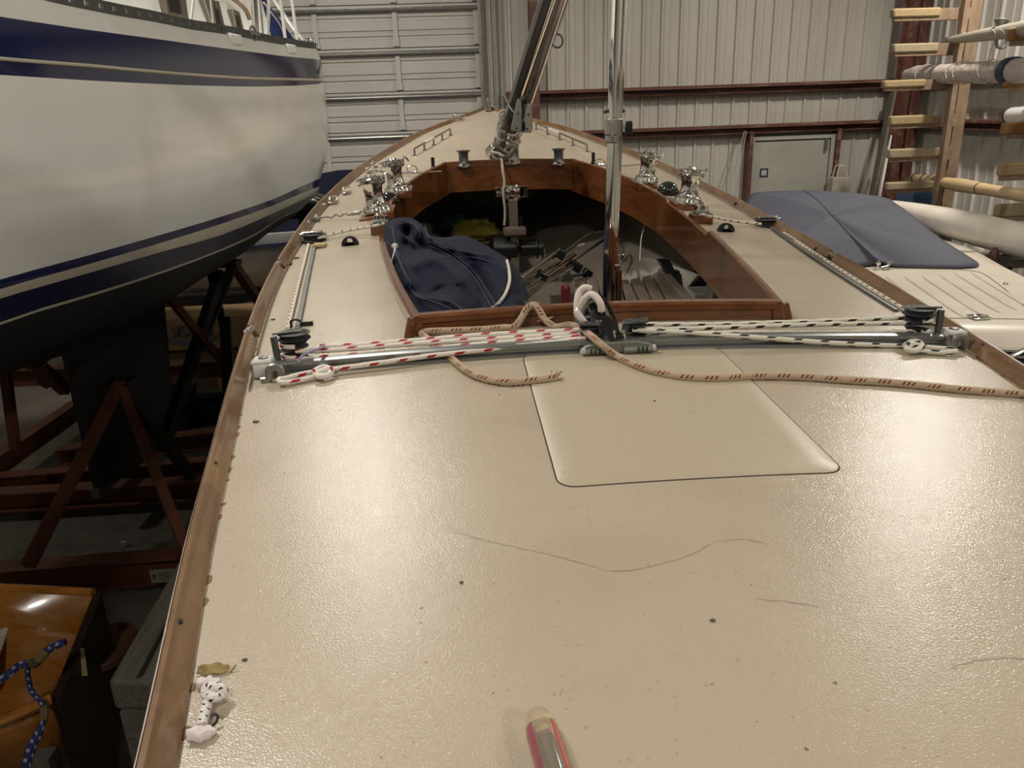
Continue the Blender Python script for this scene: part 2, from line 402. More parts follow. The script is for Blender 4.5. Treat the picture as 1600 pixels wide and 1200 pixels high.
mb = MB(); s = at(1289, 226, WY-.08); mb.box((s.x, WY-.1, s.z), (.03, .05, .14)); mb.build('closer_arm', K('alu'), leaf, smooth=0, bevel=.004)

# things by the far wall
mb = MB(); a, b = at(1396, 142, WY-.35), at(1358, 330, WY-1.0)
d = (a-b).normalized(); b = b-d*((b.z-.0)/d.z) if True else b
mb.bar(b, a, .13, .03, up=(1, .0, 0)); tag(mb.build('leaning_board', K('greywood'), smooth=0), 'tall grey weathered board leaning on the far wall near the corner', 'board')
mb = MB(); a, b = at(1391, 214, WY-.6), at(1374, 305, WY-1.2); d = (a-b).normalized(); b = b-d*(b.z/d.z)
mb.bar(b, a, .06, .02, up=(1, 0, 0)); tag(mb.build('leaning_strip', K('white'), smooth=0), 'short pale white strip leaning beside the red corner column', 'strip')
p = at(1311, 289, WY-.25); q = thing('tote_bag', 'pale tote bag standing beside the grey personnel door', 'bag', (p.x, p.y, p.z-.5))
mb = MB(); mb.loft([[(p.x+sx*.12*k, p.y+sy*.07*k, p.z+zz) for sx, sy in ((-1, -1), (1, -1), (1, 1), (-1, 1))] for zz, k in ((-.5, .9), (-.2, 1), (.08, .95), (.1, .88))]); mb.build('bag_body', M_('pale_canvas', '#A59D8C', .9).m, q, smooth=0, bevel=.01)
for k in (-.05, .05):
    mb = MB(); mb.tube(spl([(p.x-.07, p.y+k, p.z+.08), (p.x-.04, p.y+k, p.z+.22), (p.x+.04, p.y+k, p.z+.22), (p.x+.07, p.y+k, p.z+.08)]), .008, 6); mb.build('bag_handle', K('cord'), q)
mb = MB(); a = at(1120, 300, 9.2); s0 = at(1127, 205, WY-.2)
for n_, (p0, p1) in enumerate((((1140, 300), (1163, 205)), ((1150, 300), (1166, 205)))):
    mb = MB(); a, b = at(*p0, 9.3), at(*p1, WY-.2); mb.tube([a+(a-b)*1.2, a, b], .006, 6)
    tag(mb.build('hanging_cable', K('ropegrey')), ('thin pale cable hanging from the lower girt, left of the pair' if n_ == 0 else 'thin pale cable hanging from the lower girt, right one next to door'), 'cable')

# ---------------------------------------------------------------- spar racks on the right wall
def rack(name_label, Y, arms, posts, grp):
    p0 = at(*posts[0][0], Y); r = thing('spar_rack', name_label, 'rack', (p0.x, Y, 0))
    for (a, b, w) in posts:
        P, Q = at(*a, Y), at(*b, Y); x = (P.x+Q.x)/2
        mb = MB(); mb.box((x, Y+.05 if w > .1 else Y-.06, (P.z+.8)/2), (w, .07, P.z+.8)); mb.build('post', K('ply'), r, smooth=0, bevel=.004)
    for (l, t0, b0, rt, t1, b1, cw, mat) in arms:
        A, B = at(l, (t0+b0)/2, Y), at(rt, (t1+b1)/2, Y); zc = (A.z+B.z)/2; h = abs(at(l, t0, Y).z-at(l, b0, Y).z)
        mb = MB(); mb.box(((A.x+B.x)/2, Y, zc), (B.x-A.x, .045, h)); ar = mb.build('arm', K('ply'), r, smooth=0, bevel=.004)
        if cw:
            C = at(cw, (t0+b0)/2, Y); mb = MB(); mb.box(((A.x+C.x)/2-.01, Y, zc+h*.18), (C.x-A.x+.02, .075, h*.78)); mb.build('carpet_pad', K(mat), ar, smooth=30, bevel=.015)
    return r
rack('tall timber rack with carpet padded arms beside the red corner column', 7.15,
     [(1396, 17, 36, 1514, 10, 29, 1466, 'carpet'), (1397, 70, 89, 1502, 67, 86, 1463, 'carpet2'), (1382, 127, 143, 1490, 122, 140, 1443, 'carpet'),
      (1392, 184, 203, 1492, 177, 197, 1456, 'carpet'), (1390, 236, 255, 1486, 229, 248, 1464, 'carpet2'), (1387, 287, 303, 1475, 281, 298, 1455, 'carpet2')],
     [((1507, 150), (1507, 150), .105), ((1481, 150), (1481, 150), .05)], 'racks')
rack('second timber rack, nearer, its ochre padded arms reaching in at the right edge', 5.8,
     [(1580, 47, 74, 1690, 40, 66, 1650, 'carpet3'), (1573, 120, 146, 1690, 112, 140, 1650, 'carpet3'), (1570, 194, 218, 1690, 188, 212, 1650, 'carpet3'),
      (1564, 258, 284, 1690, 250, 276, 1650, 'carpet'), (1559, 322, 347, 1690, 314, 340, 1650, 'carpet2')],
     [((1690, 150), (1690, 150), .13)], 'racks')
# spars
a, b = at(1413, 118, 8.15), at(1585, 111, 5.8); d = (b-a)/6
sp_ = thing('wrapped_mast', 'thick spar bundled in wrinkled pale plastic wrap on the rack', 'mast', a)
pts = [a+d*k*.25 for k in range(0, 33)]
mb = MB(); rr = [.05+.032*min(1, k/3)+.005*math.sin(k*2.1)+.004*math.sin(k*5.3) for k in range(33)]; rr[0] = .03
mb.tube(pts, rr, 14, flat=1.0); mb.build('plastic_wrapping', K('canw'), sp_)
for k in (6, 9, 13.5, 15, 20, 23):
    mb = MB(); c = a+d*k*.25; t = d.normalized(); u = t.orthogonal().normalized(); w = t.cross(u)
    mb.tube([c+t*.02*math.sin(i*1.3)+(u*math.cos(i*PI/8)+w*math.sin(i*PI/8))*.091 for i in range(16)], .0035, 6, closed=True); mb.build('lashing', K('cowhite'), sp_)
mb = MB(); c = a+d*5.9; mb.lathe([(.097, -.06), (.1, -.05), (.1, .05), (.097, .06)], c, d, 16); mb.build('blue_band', M_('navy_tape', '#1E2848', .5).m, sp_)
a, b = at(1477, 64, 7.35), at(1600, 45, 5.75); d = b-a
bm_ = thing('small_boom', 'slim tapered aluminium boom with a flared end fitting on the rack', 'boom', a)
mb = MB(); mb.tube([a-d*.0, a+d*.15, a+d*.5, a+d*1.3], [.028, .034, .048, .06], 12); mb.build('spar', M_('dull_grey_spar', '#9D978A', .45, .3).m, bm_)
c = at(1562, 43, 6.2); mb = MB(); mb.lathe([(.03, -.07), (.022, -.03), (.03, .02), (.055, .05), (.05, .055), (.0, .05)], c, (.2, .1, 1), 14); mb.build('flared_fitting', K('cast'), bm_)
c = at(1565, 66, 6.2); mb = MB(); mb.tube(spl([c+Vector((-.05, 0, .06)), c+Vector((-.03, 0, -.03)), c+Vector((.03, 0, -.03)), c+Vector((.04, 0, .06))]), .012, 6); mb.build('shackle', K('cast'), bm_)
for px in (1503, 1547, 1560):
    c = at(px, 56 if px > 1520 else 60, 7.1-(px-1490)/60); e = at(px-8 if px < 1520 else px-10, 120, 7.1-(px-1490)/60)
    mb = MB(); mb.tube(spl([c+Vector((0, 0, .05)), c+Vector((.0, -.06, 0)), (c+e)/2+Vector((.02, 0, 0)), e]), .0028, 6); mb.build('hanging_line', K('ropegrey'), bm_)
a, b = at(1577, 181, 6.3), at(1650, 178, 5.3)
wt = thing('white_tube', 'white tube with a rounded end on the nearer rack', 'tube', a)
mb = MB(); d = (b-a).normalized(); mb.lathe([(.0, 0), (.045, .01), (.062, .04), (.066, .09), (.066, 1.9)], a, d, 16); mb.build('tube_body', K('white'), wt)
mb = MB(); mb.lathe([(.069, .05), (.069, .09)], a, d, 16); mb.build('end_band', K('rubber'), wt)
a, b = at(1429, 277.5, 7.9), at(1600, 306, 5.5); d = b-a
pp = thing('wrapped_pole', 'long pole wrapped in shiny tan paper across the rack posts', 'pole', a)
mb = MB(); prof = [(.045, 0), (.045, .12), (.047, .14), (.062, .2), (.062, .26), (.047, .32), (.047, .34), (.06, .5), (.052, .66), (.046, .75), (.046, 1.35)]
mb.lathe([(r, t*d.length) for r, t in prof], a, d, 14); mb.build('pole_wrap', K('paper'), pp)
for t in (.02, .13, .33, .68):
    mb = MB(); mb.lathe([(.0505, t*d.length-.012), (.0525, t*d.length), (.0505, t*d.length+.012)], a, d, 14); mb.build('tape_band', K('rubber'), pp)
p = at(1443, 306, 7.6); mb = MB(); mb.loft([[(p.x+sx*.2*k, p.y+sy*.15*k, p.z+z) for sx, sy in ((-1, -1), (1, -1), (1, 1), (-1, 1))] for z, k in ((-p.z, .8), (.0, 1), (.03, 1.04), (.05, 1))]); tag(mb.build('blue_bin', M_('blue_plastic', '#3F5F80', .5).m, bevel=.01), 'blue plastic bin standing on the floor below the tan pole', 'bin')
# ================================================================ THE SAILBOAT WE LOOK ALONG
Wd = hermite([(-2.2, .18), (-1.2, .36), (-.4, .475), (.1, .56), (.594, .648), (.95, .717), (1.32, .78), (1.68, .84), (2.0, .889), (2.5, .95), (2.95, .985), (3.45, 1.005), (3.85, 1.012), (4.2, .998), (4.6, .972), (5.0, .925), (5.35, .868), (5.7, .785), (6.05, .695), (6.4, .585), (6.7, .455), (6.95, .325), (7.2, .2), (7.42, .085), (7.56, .012)])
BOW, STERN = 7.56, -2.2
def ZE(y):
    u = y-1.9; t = max(u, 0); return 1.90+.027*u+.014*t*t
def ZD(x, y):
    w = max(Wd(y), .05); return ZE(y)-.012*x+.046*max(0, 1-(x/w)**2)*w
def dk(px, py, h=0.0):
    d = ray(px, py); t0 = .3; g = lambda t: (CAM+d*t).z-ZD((CAM+d*t).x, (CAM+d*t).y)-h
    t = t0
    while g(t) > 0 and t < 14: t0 = t; t *= 1.01
    a, b = t0, t
    for _ in range(40):
        m = (a+b)/2
        if g(m) < 0: b = m
        else: a = m
    return CAM+d*a
def on(x, y, h=0): return Vector((x, y, ZD(x, y)+h))
CA, CF = 1.885, 4.93
Cw = hermite([(1.7, .43), (1.885, .468), (2.2, .528), (2.6, .59), (3.0, .64), (3.4, .667), (3.8, .672), (4.2, .632), (4.6, .535), (4.93, .402), (5.1, .34)])
boat = thing('sailboat', 'long narrow sailboat with cream deck, varnished coaming and chrome winches', 'boat', (0, 2.5, 0))
def bp(mb, name, mat, parent=None, **k): return mb.build(name, K(mat) if isinstance(mat, str) else mat, parent or boat, **k)

# deck
mb = MB()
def rows(y0, y1, xa, xb, nx, st=.09):
    n = max(2, int((y1-y0)/st)); G = []
    for i in range(n+1):
        y = y0+(y1-y0)*i/n; a, b = xa(y), xb(y); G.append([on(a+(b-a)*j/nx, y) for j in range(nx+1)])
    mb.grid(G)
rows(STERN, CA, lambda y: -Wd(y)-.01, lambda y: Wd(y)+.01, 28); rows(CF, BOW, lambda y: -Wd(y)-.01, lambda y: Wd(y)+.01, 28)
rows(CA, CF, lambda y: -Wd(y)-.01, lambda y: -Cw(y)-.004, 8); rows(CA, CF, lambda y: Cw(y)+.004, lambda y: Wd(y)+.01, 8)
bp(mb, 'deck', 'deck', smooth=60)

# hull: topsides, bilge and fin keel
OUT = .033
mb = MB(); G = []; ys = [STERN+(BOW+.03-STERN)*i/70 for i in range(71)]
def hull_ring(y, ins=0.0):
    w = max(Wd(min(y, BOW))+OUT-.006-ins, .012); z = ZE(y)+.012; t = max(0, min(1, (BOW-y)/5)); ta = max(0, min(1, (y-STERN)/4)); f = math.sin(PI/2*min(t, 1))**.6*math.sin(PI/2*ta)**.6
    dpt = .25+.75*f; r = []
    for k, (wx, dz) in enumerate(((1, 0), (1.02, -.12), (1.0, -.3), (.9, -.5), (.68, -.68), (.38, -.8), (.1, -.9))):
        r.append((w*wx, z+dz*dpt+(ins if k > 3 else 0)))
    R = [Vector((x-.0, y, zz-.012*x)) for x, zz in r]; L = [Vector((-x, y, zz+.012*x)) for x, zz in r]
    return L+R[::-1]
mb.grid([hull_ring(y) for y in ys]); bp(mb, 'hull', 'white', smooth=60)
mb = MB(); mb.loft([[Vector((sx*w, y, z)) for sx, y in ((-1, y0), (-1, y1), (1, y1), (1, y0))] for z, w, y0, y1 in ((.0, .11, 1.5, 3.4), (.5, .13, 1.3, 3.7), (1.2, .09, 1.0, 4.6))]); bp(mb, 'keel', 'antif', bevel=.03)
FLK = M_('brown_flakes', '#6E5A40', .8).m
# toe rails with a rounded top and a sloping inner face
def rail(sd, y0, y1, nm='toe_rail'):
    mb = MB(); n = max(3, int((y1-y0)/.07)); R = []
    for i in range(n+1):
        y = y0+(y1-y0)*i/n; y = min(y, BOW); w = Wd(y); k = .35+.65*min(1, (BOW+.02-y)/1.6); pf = ((0, -.012), (.0, .005), (.004, .010), (.013, .022), (.018, .031), (.021, .034), (.027, .034), (.030, .030), (.0325, .02), (.0325, -.012))
        R.append([Vector((sd*(w+d*k), y, ZE(y)-.012*sd*w+h*(.55+.45*k))) for d, h in pf])
    mb.loft(R); return bp(mb, nm, 'teak', smooth=35)
for sd, cuts in ((-1, (1.97, 2.78)), (1, (1.9, 2.62))):
    ye = STERN
    for c in cuts:
        rail(sd, ye, c); ye = c+.045
        mb = MB(); w = Wd(c+.02); p = Vector((sd*(w+.022), c+.022, ZE(c)-.012*sd*w)); mb.box(p+Vector((0, 0, .02)), (.016, .06, .026)); bp(mb, 'rail_scupper', 'steel', bevel=.003)
    rail(sd, ye, BOW)
    # rub of metal on the outer edge
    mb = MB(); mb.tube([Vector((sd*(Wd(y)+.0335*(.35+.65*min(1, (BOW+.02-y)/1.6))), y, ZE(y)-.012*sd*Wd(y)+.012)) for y in [STERN+(BOW-STERN)*i/80 for i in range(81)]], .0045, 6); bp(mb, 'rub_strake', 'fibrew')
    # caulk and flaked varnish along the deck edge
    random.seed(3+sd)
    y = .35
    while y < 2.6:
        L = random.uniform(.005, .02); w = Wd(y); q = random.uniform(.0012, .004); mb = MB(); n_ = 7
        mb.prism([on(sd*(w-.001-q*(.3+random.random())*(1 if 0 < i < n_-1 else 0)), y+L*i/(n_-1), .0016) for i in range(n_)]+[on(sd*(w+.004), y+L, .0016), on(sd*(w+.004), y, .0016)], (0, 0, -.003))
        bp(mb, 'varnish_flake', FLK, smooth=0); y += L+random.expovariate(1/.05)+.012
    for y in ((.45, .78, 1.2) if sd < 0 else (1.62,)):
        mb = MB(); w = Wd(y); mb.lathe([(.0, .003), (.004, .002), (.0045, 0)], Vector((sd*(w+.017), y, ZE(y)-.012*sd*w+.028)), (-sd*.6, 0, 1), 10); bp(mb, 'rail_plug', 'rubber')
for y in (3.62, 5.42):
    for sd in (-1,):
        mb = MB(); w = Wd(y); mb.lathe([(.009, 0), (.009, .004), (.0, .005)], Vector((sd*(w+.006), y, ZE(y)+.014)), (-sd, 0, .6), 10); bp(mb, 'drain_hole', 'black')
for y in (2.78, 3.3, 3.75):
    mb = MB(); w = Wd(y); mb.lathe([(.008, 0), (.008, .004), (.0, .005)], Vector(((w+.006), y, ZE(y)-.012*w+.014)), (-1, 0, .6), 10); bp(mb, 'drain_hole', 'black')

# coaming
TOP = lin([(1.7, .036), (1.885, .05), (2.5, .04), (2.93, .038), (2.94, .022), (2.97, .014), (3.70, .016), (3.72, .03), (4.93, .034), (5.2, .034)])
BOT = lin([(1.7, .1), (2.3, .15), (3, .165), (5.2, .16)])
def coam_side(sd):
    mb = MB(); R = []; ys = [1.872+(4.94-1.872)*i/60 for i in range(61)]+[2.93, 2.945, 3.70, 3.72]; ys.sort()
    for y in ys:
        c = Cw(y); dc = (Cw(y+.01)-Cw(y-.01))/.02; nx = 1/math.hypot(1, dc); t = .022
        z = ZD(sd*c, y); a, b = TOP(y), BOT(y)
        pf = ((-t*.7, -b), (-t*.7, a-.004), (-t*.3, a), (t*.1, a), (t*.5, a-.006), (t*.5, a-.02), (t*.3, a-.022), (t*.3, -b))
        R.append([Vector((sd*(c+d*nx), y-d*nx*dc*1, z+h)) for d, h in pf])
    mb.loft(R); return bp(mb, 'coaming', 'mahog', smooth=35)
coam_side(-1); coam_side(1)
mb = MB(); xs = [-.415+.83*i/20 for i in range(21)]
mb.loft([[Vector((x, CF+d+.02*(1-(x/.42)**2), ZD(x, CF)+h)) for d, h in ((-.012, -.15), (-.012, .03), (-.006, .034), (.008, .034), (.012, .03), (.012, -.15))] for x in xs]); bp(mb, 'coaming', 'mahog', smooth=35)
mb = MB(); xs = [-.468+.94*i/20 for i in range(21)]
mb.loft([[Vector((x, CA+d, ZD(x, CA)+h)) for d, h in ((-.004, -.1), (-.004, .024), (-.012, .03), (-.012, .044), (-.006, .05), (.02, .05), (.026, .044), (.026, .034), (.016, .03), (.016, -.1))] for x in xs]); bp(mb, 'coaming', 'mahog', smooth=35)
for sd in (-1, 1):   # corner posts and joint battens of the coaming
    mb = MB(); mb.box(on(sd*.415, CF-.016, -.06), (.03, .012, .17)); bp(mb, 'coaming_batten', 'mahog', bevel=.003)
    mb = MB(); mb.tube([on(sd*.475, CA-.01, .045), on(sd*.482, CA-.014, .02), on(sd*.488, CA-.016, -.004)], .013, 8); bp(mb, 'coaming_corner', 'mahog')

# cockpit well
SOLE = 1.30
mb = MB(); ys = [1.6+(6.4-1.6)*i/30 for i in range(31)]; mb.grid([[v for v in hull_ring(y, .035)] for y in ys]); bp(mb, 'cockpit_liner', 'liner', smooth=60)
mb = MB(); mb.grid([[Vector((-.8, y, SOLE)), Vector((.8, y, SOLE))] for y in (1.6, 6.3)]); mb.box((0, 3.95, SOLE-.02), (1.6, 4.7, .03)); bp(mb, 'cockpit_sole', 'slat', smooth=0)
for y, z1 in ((1.62, 1.88), (6.35, 2.25)):
    mb = MB(); mb.box((0, y, (SOLE+z1)/2-.05), (Wd(y)*1.8, .02, z1-SOLE)); bp(mb, 'bulkhead', 'liner', smooth=0)
mb = MB(); p = at(1123, 440, 3.2); mb.prism([(p.x-.03, 3.2, SOLE), (p.x+.04, 3.2, SOLE), (p.x+.05, 3.2, 1.93), (p.x-.02, 3.2, 1.95)], (0, .09, 0)); mb.prism([(p.x+.04, 3.21, SOLE), (p.x+.3, 3.21, 1.5), (p.x+.3, 3.21, 1.85), (p.x+.04, 3.21, 1.93)], (0, .02, 0)); bp(mb, 'coaming_bracket', 'greywood', smooth=0, bevel=.004)
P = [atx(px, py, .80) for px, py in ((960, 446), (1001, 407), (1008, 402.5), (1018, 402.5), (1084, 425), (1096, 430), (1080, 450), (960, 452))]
mb = MB(); mb.prism(P, (-.02, 0, 0)); bp(mb, 'side_panel', 'panel', smooth=0, bevel=.004)  # pale sheet standing in for a lit patch on the hull interior
mb = MB(); c = at(911, 392, 5.25); mb.lathe([(0, .012), (.05, .01), (.055, 0)], c, (-.3, -1, .1), 20); bp(mb, 'inspection_plate', 'plast')

# hatch: groove ring and lid
def roundrect(x0, x1, y0, y1, r, n=5):
    out = []
    for cx, cy, a0 in ((x1-r, y1-r, 0), (x0+r, y1-r, 90), (x0+r, y0+r, 180), (x1-r, y0+r, 270)):
        for i in range(n+1): a = math.radians(a0+90*i/n); out.append((cx+r*math.cos(a), cy+r*math.sin(a)))
    return out
hx0, hx1, hy0, hy1 = -.222, .232, 1.042, 1.66
o_ = roundrect(hx0, hx1, hy0, hy1, .03); i_ = roundrect(hx0+.0022, hx1-.0022, hy0+.0022, hy1-.0022, .028)
def dens(q, k=6):
    r = []
    for a, b in zip(q, q[1:]+q[:1]):
        for j in range(k): r.append((a[0]+(b[0]-a[0])*j/k, a[1]+(b[1]-a[1])*j/k))
    return r
o2, i2 = dens(o_), dens(i_)
mb = MB(); mb.grid([[on(x, y, .0006) for x, y in o2], [on(x, y, .0006) for x, y in i2]], wrap=True); bp(mb, 'hatch_groove', 'groove', smooth=0)
mb = MB(); cx, cy = (hx0+hx1)/2, (hy0+hy1)/2
mb.grid([[on(x, y, -.004) for x, y in i2], [on(x, y, .0012) for x, y in i2]]+[[on(cx+(x-cx)*s, cy+(y-cy)*s, .0022) for x, y in i2] for s in (.992, .8, .6, .4, .2, .01)], wrap=True); bp(mb, 'hatch_lid', 'hatch', smooth=50)

# scuffs worn into the paint
SCF = M_('scuffed_paint', '#998C79', .4).m; random.seed(21)
for pts in (((700, 828), (760, 845), (820, 858), (880, 872), (950, 892)), ((950, 893), (1000, 889), (1050, 876), (1085, 864), (1112, 849)), ((1120, 846), (1160, 843), (1200, 850)), ((436, 945), (452, 925), (470, 905)), ((1480, 1046), (1520, 1033), (1560, 1029), (1640, 1028)), ((1180, 936), (1230, 940), (1290, 951))):
    P = spl([dk(*p) for p in pts], 10); mb = MB(); wv = [random.uniform(.0002, .0014)*(1 if 2 < i < len(P)-3 else .3) for i in range(len(P))]; G = []
    for i, p in enumerate(P): q = p.y+random.uniform(-.0012, .0012); G.append([on(p.x, q-wv[i], .0004), on(p.x, q+wv[i], .0004)])
    mb.grid(G); bp(mb, 'scuff_mark', SCF, smooth=0)

# ------------------------------------------------ deck gear
def winch(name, c, R=None, s=1.0, tail=True):
    o = MB().lathe([(.0, 0), (.066, 0), (.066, .014), (.062, .02), (.062, .026), (.056, .033), (.047, .037), (.0, .037)], n=28)
    base = o.build(name, K('chrome'), None, org=(0, 0, 0)); base.parent = boat; base.location = Vector(c)-ORG[boat]
    if R is not None: base.rotation_euler = R
    base.scale = (s,)*3; ORG[base] = Vector((0, 0, 0))
    MB().lathe([(.047, .034), (.043, .046), (.0415, .07), (.042, .095), (.046, .112), (.05, .122), (0, .122)], n=28).build('drum', K('chrome'), base)
    for k in range(10):
        a = 2*PI*k/10
    mb = MB(); mb.lathe([(.05, .122), (.064, .126), (.066, .131), (.052, .137), (.052, .141), (.066, .147), (.064, .152), (.05, .158), (.028, .16), (.026, .168), (.012, .168), (.01, .16), (0, .16)], n=28)
    for k in range(14):
        a = 2*PI*k/14; mb.bar((.05*math.cos(a), .05*math.sin(a), .155), (.066*math.cos(a), .066*math.sin(a), .151), .006, .006)
    mb.build('self_tailer', K('chrome'), base)
    mb = MB(); mb.tube(spl([(.052, 0, .12), (.062, 0, .15), (.07, .01, .165), (.085, .03, .14)]), .005, 6); mb.build('stripper_arm', K('chrome'), base)
    return base
def tiltz(sd, a=7): return (0, math.radians(sd*a), 0)
def pad(c, sd, w=.16, l=.17, h0=.008, h1=.035):
    mb = MB(); x0, x1 = c.x-w/2, c.x+w/2; q = []
    lo, hi = (h1, h0) if sd > 0 else (h0, h1)
    y0, y1 = c.y-l/2, c.y+l/2
    mb.hexa([on(x0, y0, -.005), on(x1, y0, -.005), on(x1, y1, -.005), on(x0, y1, -.005), on(x0, y0, lo), on(x1, y0, hi), on(x1, y1, hi), on(x0, y1, lo)])
    return bp(mb, 'winch_pad', 'mahog', smooth=0, bevel=.008)
for px, py, sd, s in ((590, 331, -1, 1.0), (621, 299, -1, 1.0), (1074, 318, 1, 1.0), (1009, 285, 1, 1.0)):
    c = dk(px, py, .02); pad(c, sd); winch('winch', c+Vector((0, 0, .0)), tiltz(sd), s)
def small_winch(c, s=1.0):
    b = MB().lathe([(0, 0), (.047, 0), (.047, .008), (.034, .02), (.0, .02)], n=24).build('halyard_winch', K('chrome'), None, org=(0, 0, 0)); b.parent = boat; b.location = Vector(c)-ORG[boat]; b.scale = (s,)*3; ORG[b] = Vector((0, 0, 0))
    MB().lathe([(.034, .018), (.03, .03), (.029, .07), (.033, .088), (.043, .092), (.043, .097), (.03, .1), (.014, .1), (.014, .094), (0, .094)], n=24).build('drum', K('winchgrey'), b); return b
small_winch(dk(725, 261)); small_winch(dk(873, 258)); small_winch(dk(801, 256), 1.35)
for px, py in ((608, 318), (1043, 303)):   # compasses
    c = dk(px, py); s = 1 if px < 800 else 1.15
    mb = MB(); mb.lathe([(.055*s, 0), (.055*s, .012), (.047*s, .018)], c, n=22); cb = bp(mb, 'compass', 'black')
    mb = MB(); mb.lathe([(.047*s*math.cos(a), .016+.042*s*math.sin(a)) for a in [PI/2*i/8 for i in range(9)]], c, n=22); mb.build('dome', M_('dark_green_dome', '#10201A', .06, 0, .5).m if px > 800 else M_('dark_dome', '#0C1012', .06, 0, .5).m, cb)
for px, py, sd in ((596, 366, -1), (1098, 350, 1)):    # cam cleats on wood blocks
    c = dk(px, py, .0); mb = MB(); mb.box(c+Vector((0, .03, .018)), (.085, .085, .05)); pb = bp(mb, 'cleat_block', 'mahog', smooth=0, bevel=.006)
    c = c+Vector((0, .03, .043)); mb = MB(); mb.box(c+Vector((0, 0, .006)), (.06, .05, .014)); mb.build('cleat_base', K('cast'), pb, bevel=.003)
    mb = MB()
    for k in (-1, 1): mb.lathe([(0, 0), (.014, 0), (.014, .018), (.0, .018)], c+Vector((k*.016, 0, .012)), n=10)
    mb.tube([c+Vector((-.02, -.01, .014)), c+Vector((-.014, 0, .04)), c+Vector((.004, .0, .044)), c+Vector((.012, .006, .014))], .005, 6); mb.build('cam_jaw', K('chrome'), pb)
for px, py in ((547.5, 383), (1134, 362)):             # eye straps in black plastic
    c = dk(px, py); mb = MB(); n = 12; A = []; r0, r1 = .034, .012
    for i in range(n+1):
        a = PI*i/n; A.append((r0*math.cos(a), r0*1.05*math.sin(a)))
    G = []
    for y in (-.012, .012):
        G.append([c+Vector((x, y, z)) for x, z in A]+[c+Vector((r1*math.cos(PI-PI*i/n*1), y, .016+r1*math.sin(PI*2*i/n))) for i in range(0)])
    outer = [(x, z) for x, z in A]; inner = [(r1*math.cos(2*PI*i/24), .017+r1*math.sin(2*PI*i/24)) for i in range(24)]
    per = outer+[(r0-2*r0*(i+1)/12, 0) for i in range(11)]
    per = per[:24] if len(per) >= 24 else per
    ii = []
    for (x, z) in per:
        a = math.atan2(z-.017, x); ii.append((r1*math.cos(a), .017+r1*math.sin(a)))
    for y0, y1 in ((-.012, .012),):
        R = [[c+Vector((x, y0, z)) for x, z in per], [c+Vector((x, y1, z)) for x, z in per], [c+Vector((x, y1, z)) for x, z in ii], [c+Vector((x, y0, z)) for x, z in ii]]
        mb.grid(R+[R[0]], wrap=True)
    bp(mb, 'fairlead', 'black', smooth=30)
for pts, sd in (((491, 377), -1), ((1196, 353), 1)):   # turning blocks near the rail
    c = dk(*pts); mb = MB(); mb.lathe([(0, 0), (.05, 0), (.052, .004), (.04, .012), (.04, .02), (.052, .028), (.05, .032), (0, .032)], c, n=22); tb = bp(mb, 'turning_block', 'rubber')
    mb = MB(); mb.box(c+Vector((-.005 if sd < 0 else .005, 0, .038)), (.085, .035, .008)); mb.box(c+Vector((sd*.045, -.0, .02)), (.02, .05, .034)); mb.build('block_cheek', K('steel'), tb, bevel=.004)
for px, py in ((677, 264), (927, 256)):                # low black uprights by the front coaming
    c = dk(px, py); mb = MB(); mb.lathe([(.016, 0), (.016, .012), (.011, .016), (.011, .068), (0, .07)], c, n=14); bp(mb, 'bullseye_post', 'black')
# grab rails on the fore deck
for a, b in (((648, 243), (704, 211)), ((838, 202), (917, 237))):
    A, B = dk(*a), dk(*b); h = .045; n = 5
    mb = MB(); up = Vector((0, 0, h)); mb.tube([A+up, B+up], .007, 8); hr = bp(mb, 'hand_rail', 'steel')
    for k in range(n):
        p = A.lerp(B, k/(n-1)); p.z = ZD(p.x, p.y); mb = MB(); mb.bar(p, p+up, .008, .014); mb.box(p+Vector((0, 0, .002)), (.03, .04, .004)); mb.build('rail_post', K('steel'), hr, smooth=0)
    for k in (1,):
        p, q = A.lerp(B, .28)+up, A.lerp(B, .5)+up; mb = MB(); mb.bar(p, q, .02, .018); mb.build('rail_sleeve', K('plast'), hr, smooth=0, bevel=.004)
# bow fittings
c = on(0, 7.46); mb = MB(); mb.box(c+Vector((0, .03, .01)), (.05, .2, .014))
for k in (-1, 1): mb.bar(c+Vector((k*.02, -.04, .01)), c+Vector((k*.006, .03, .1)), .014, .01); mb.bar(c+Vector((k*.09, .0, .01)), c+Vector((k*.02, .02, .06)), .014, .01)
mb.lathe([(.018, -.01), (.018, .01)], c+Vector((0, .03, .1)), (1, 0, 0), 12); bp(mb, 'stem_fitting', 'chrome', bevel=.002)
c = dk(719, 189); mb = MB()
mb.box(c+Vector((0, 0, .006)), (.09, .045, .012)); mb.tube(spl([c+Vector((-.06, 0, .035)), c+Vector((-.02, 0, .03)), c+Vector((.02, 0, .03)), c+Vector((.06, 0, .035))]), .008, 8)
for k in (-1, 1): mb.lathe([(.01, 0), (.008, .03)], c+Vector((k*.022, 0, .0)), n=10)
mb.lathe([(.016, 0), (.016, .03), (.01, .05), (0, .05)], c+Vector((-.045, .02, .01)), n=12); bp(mb, 'deck_cleat', 'chrome', bevel=.002)
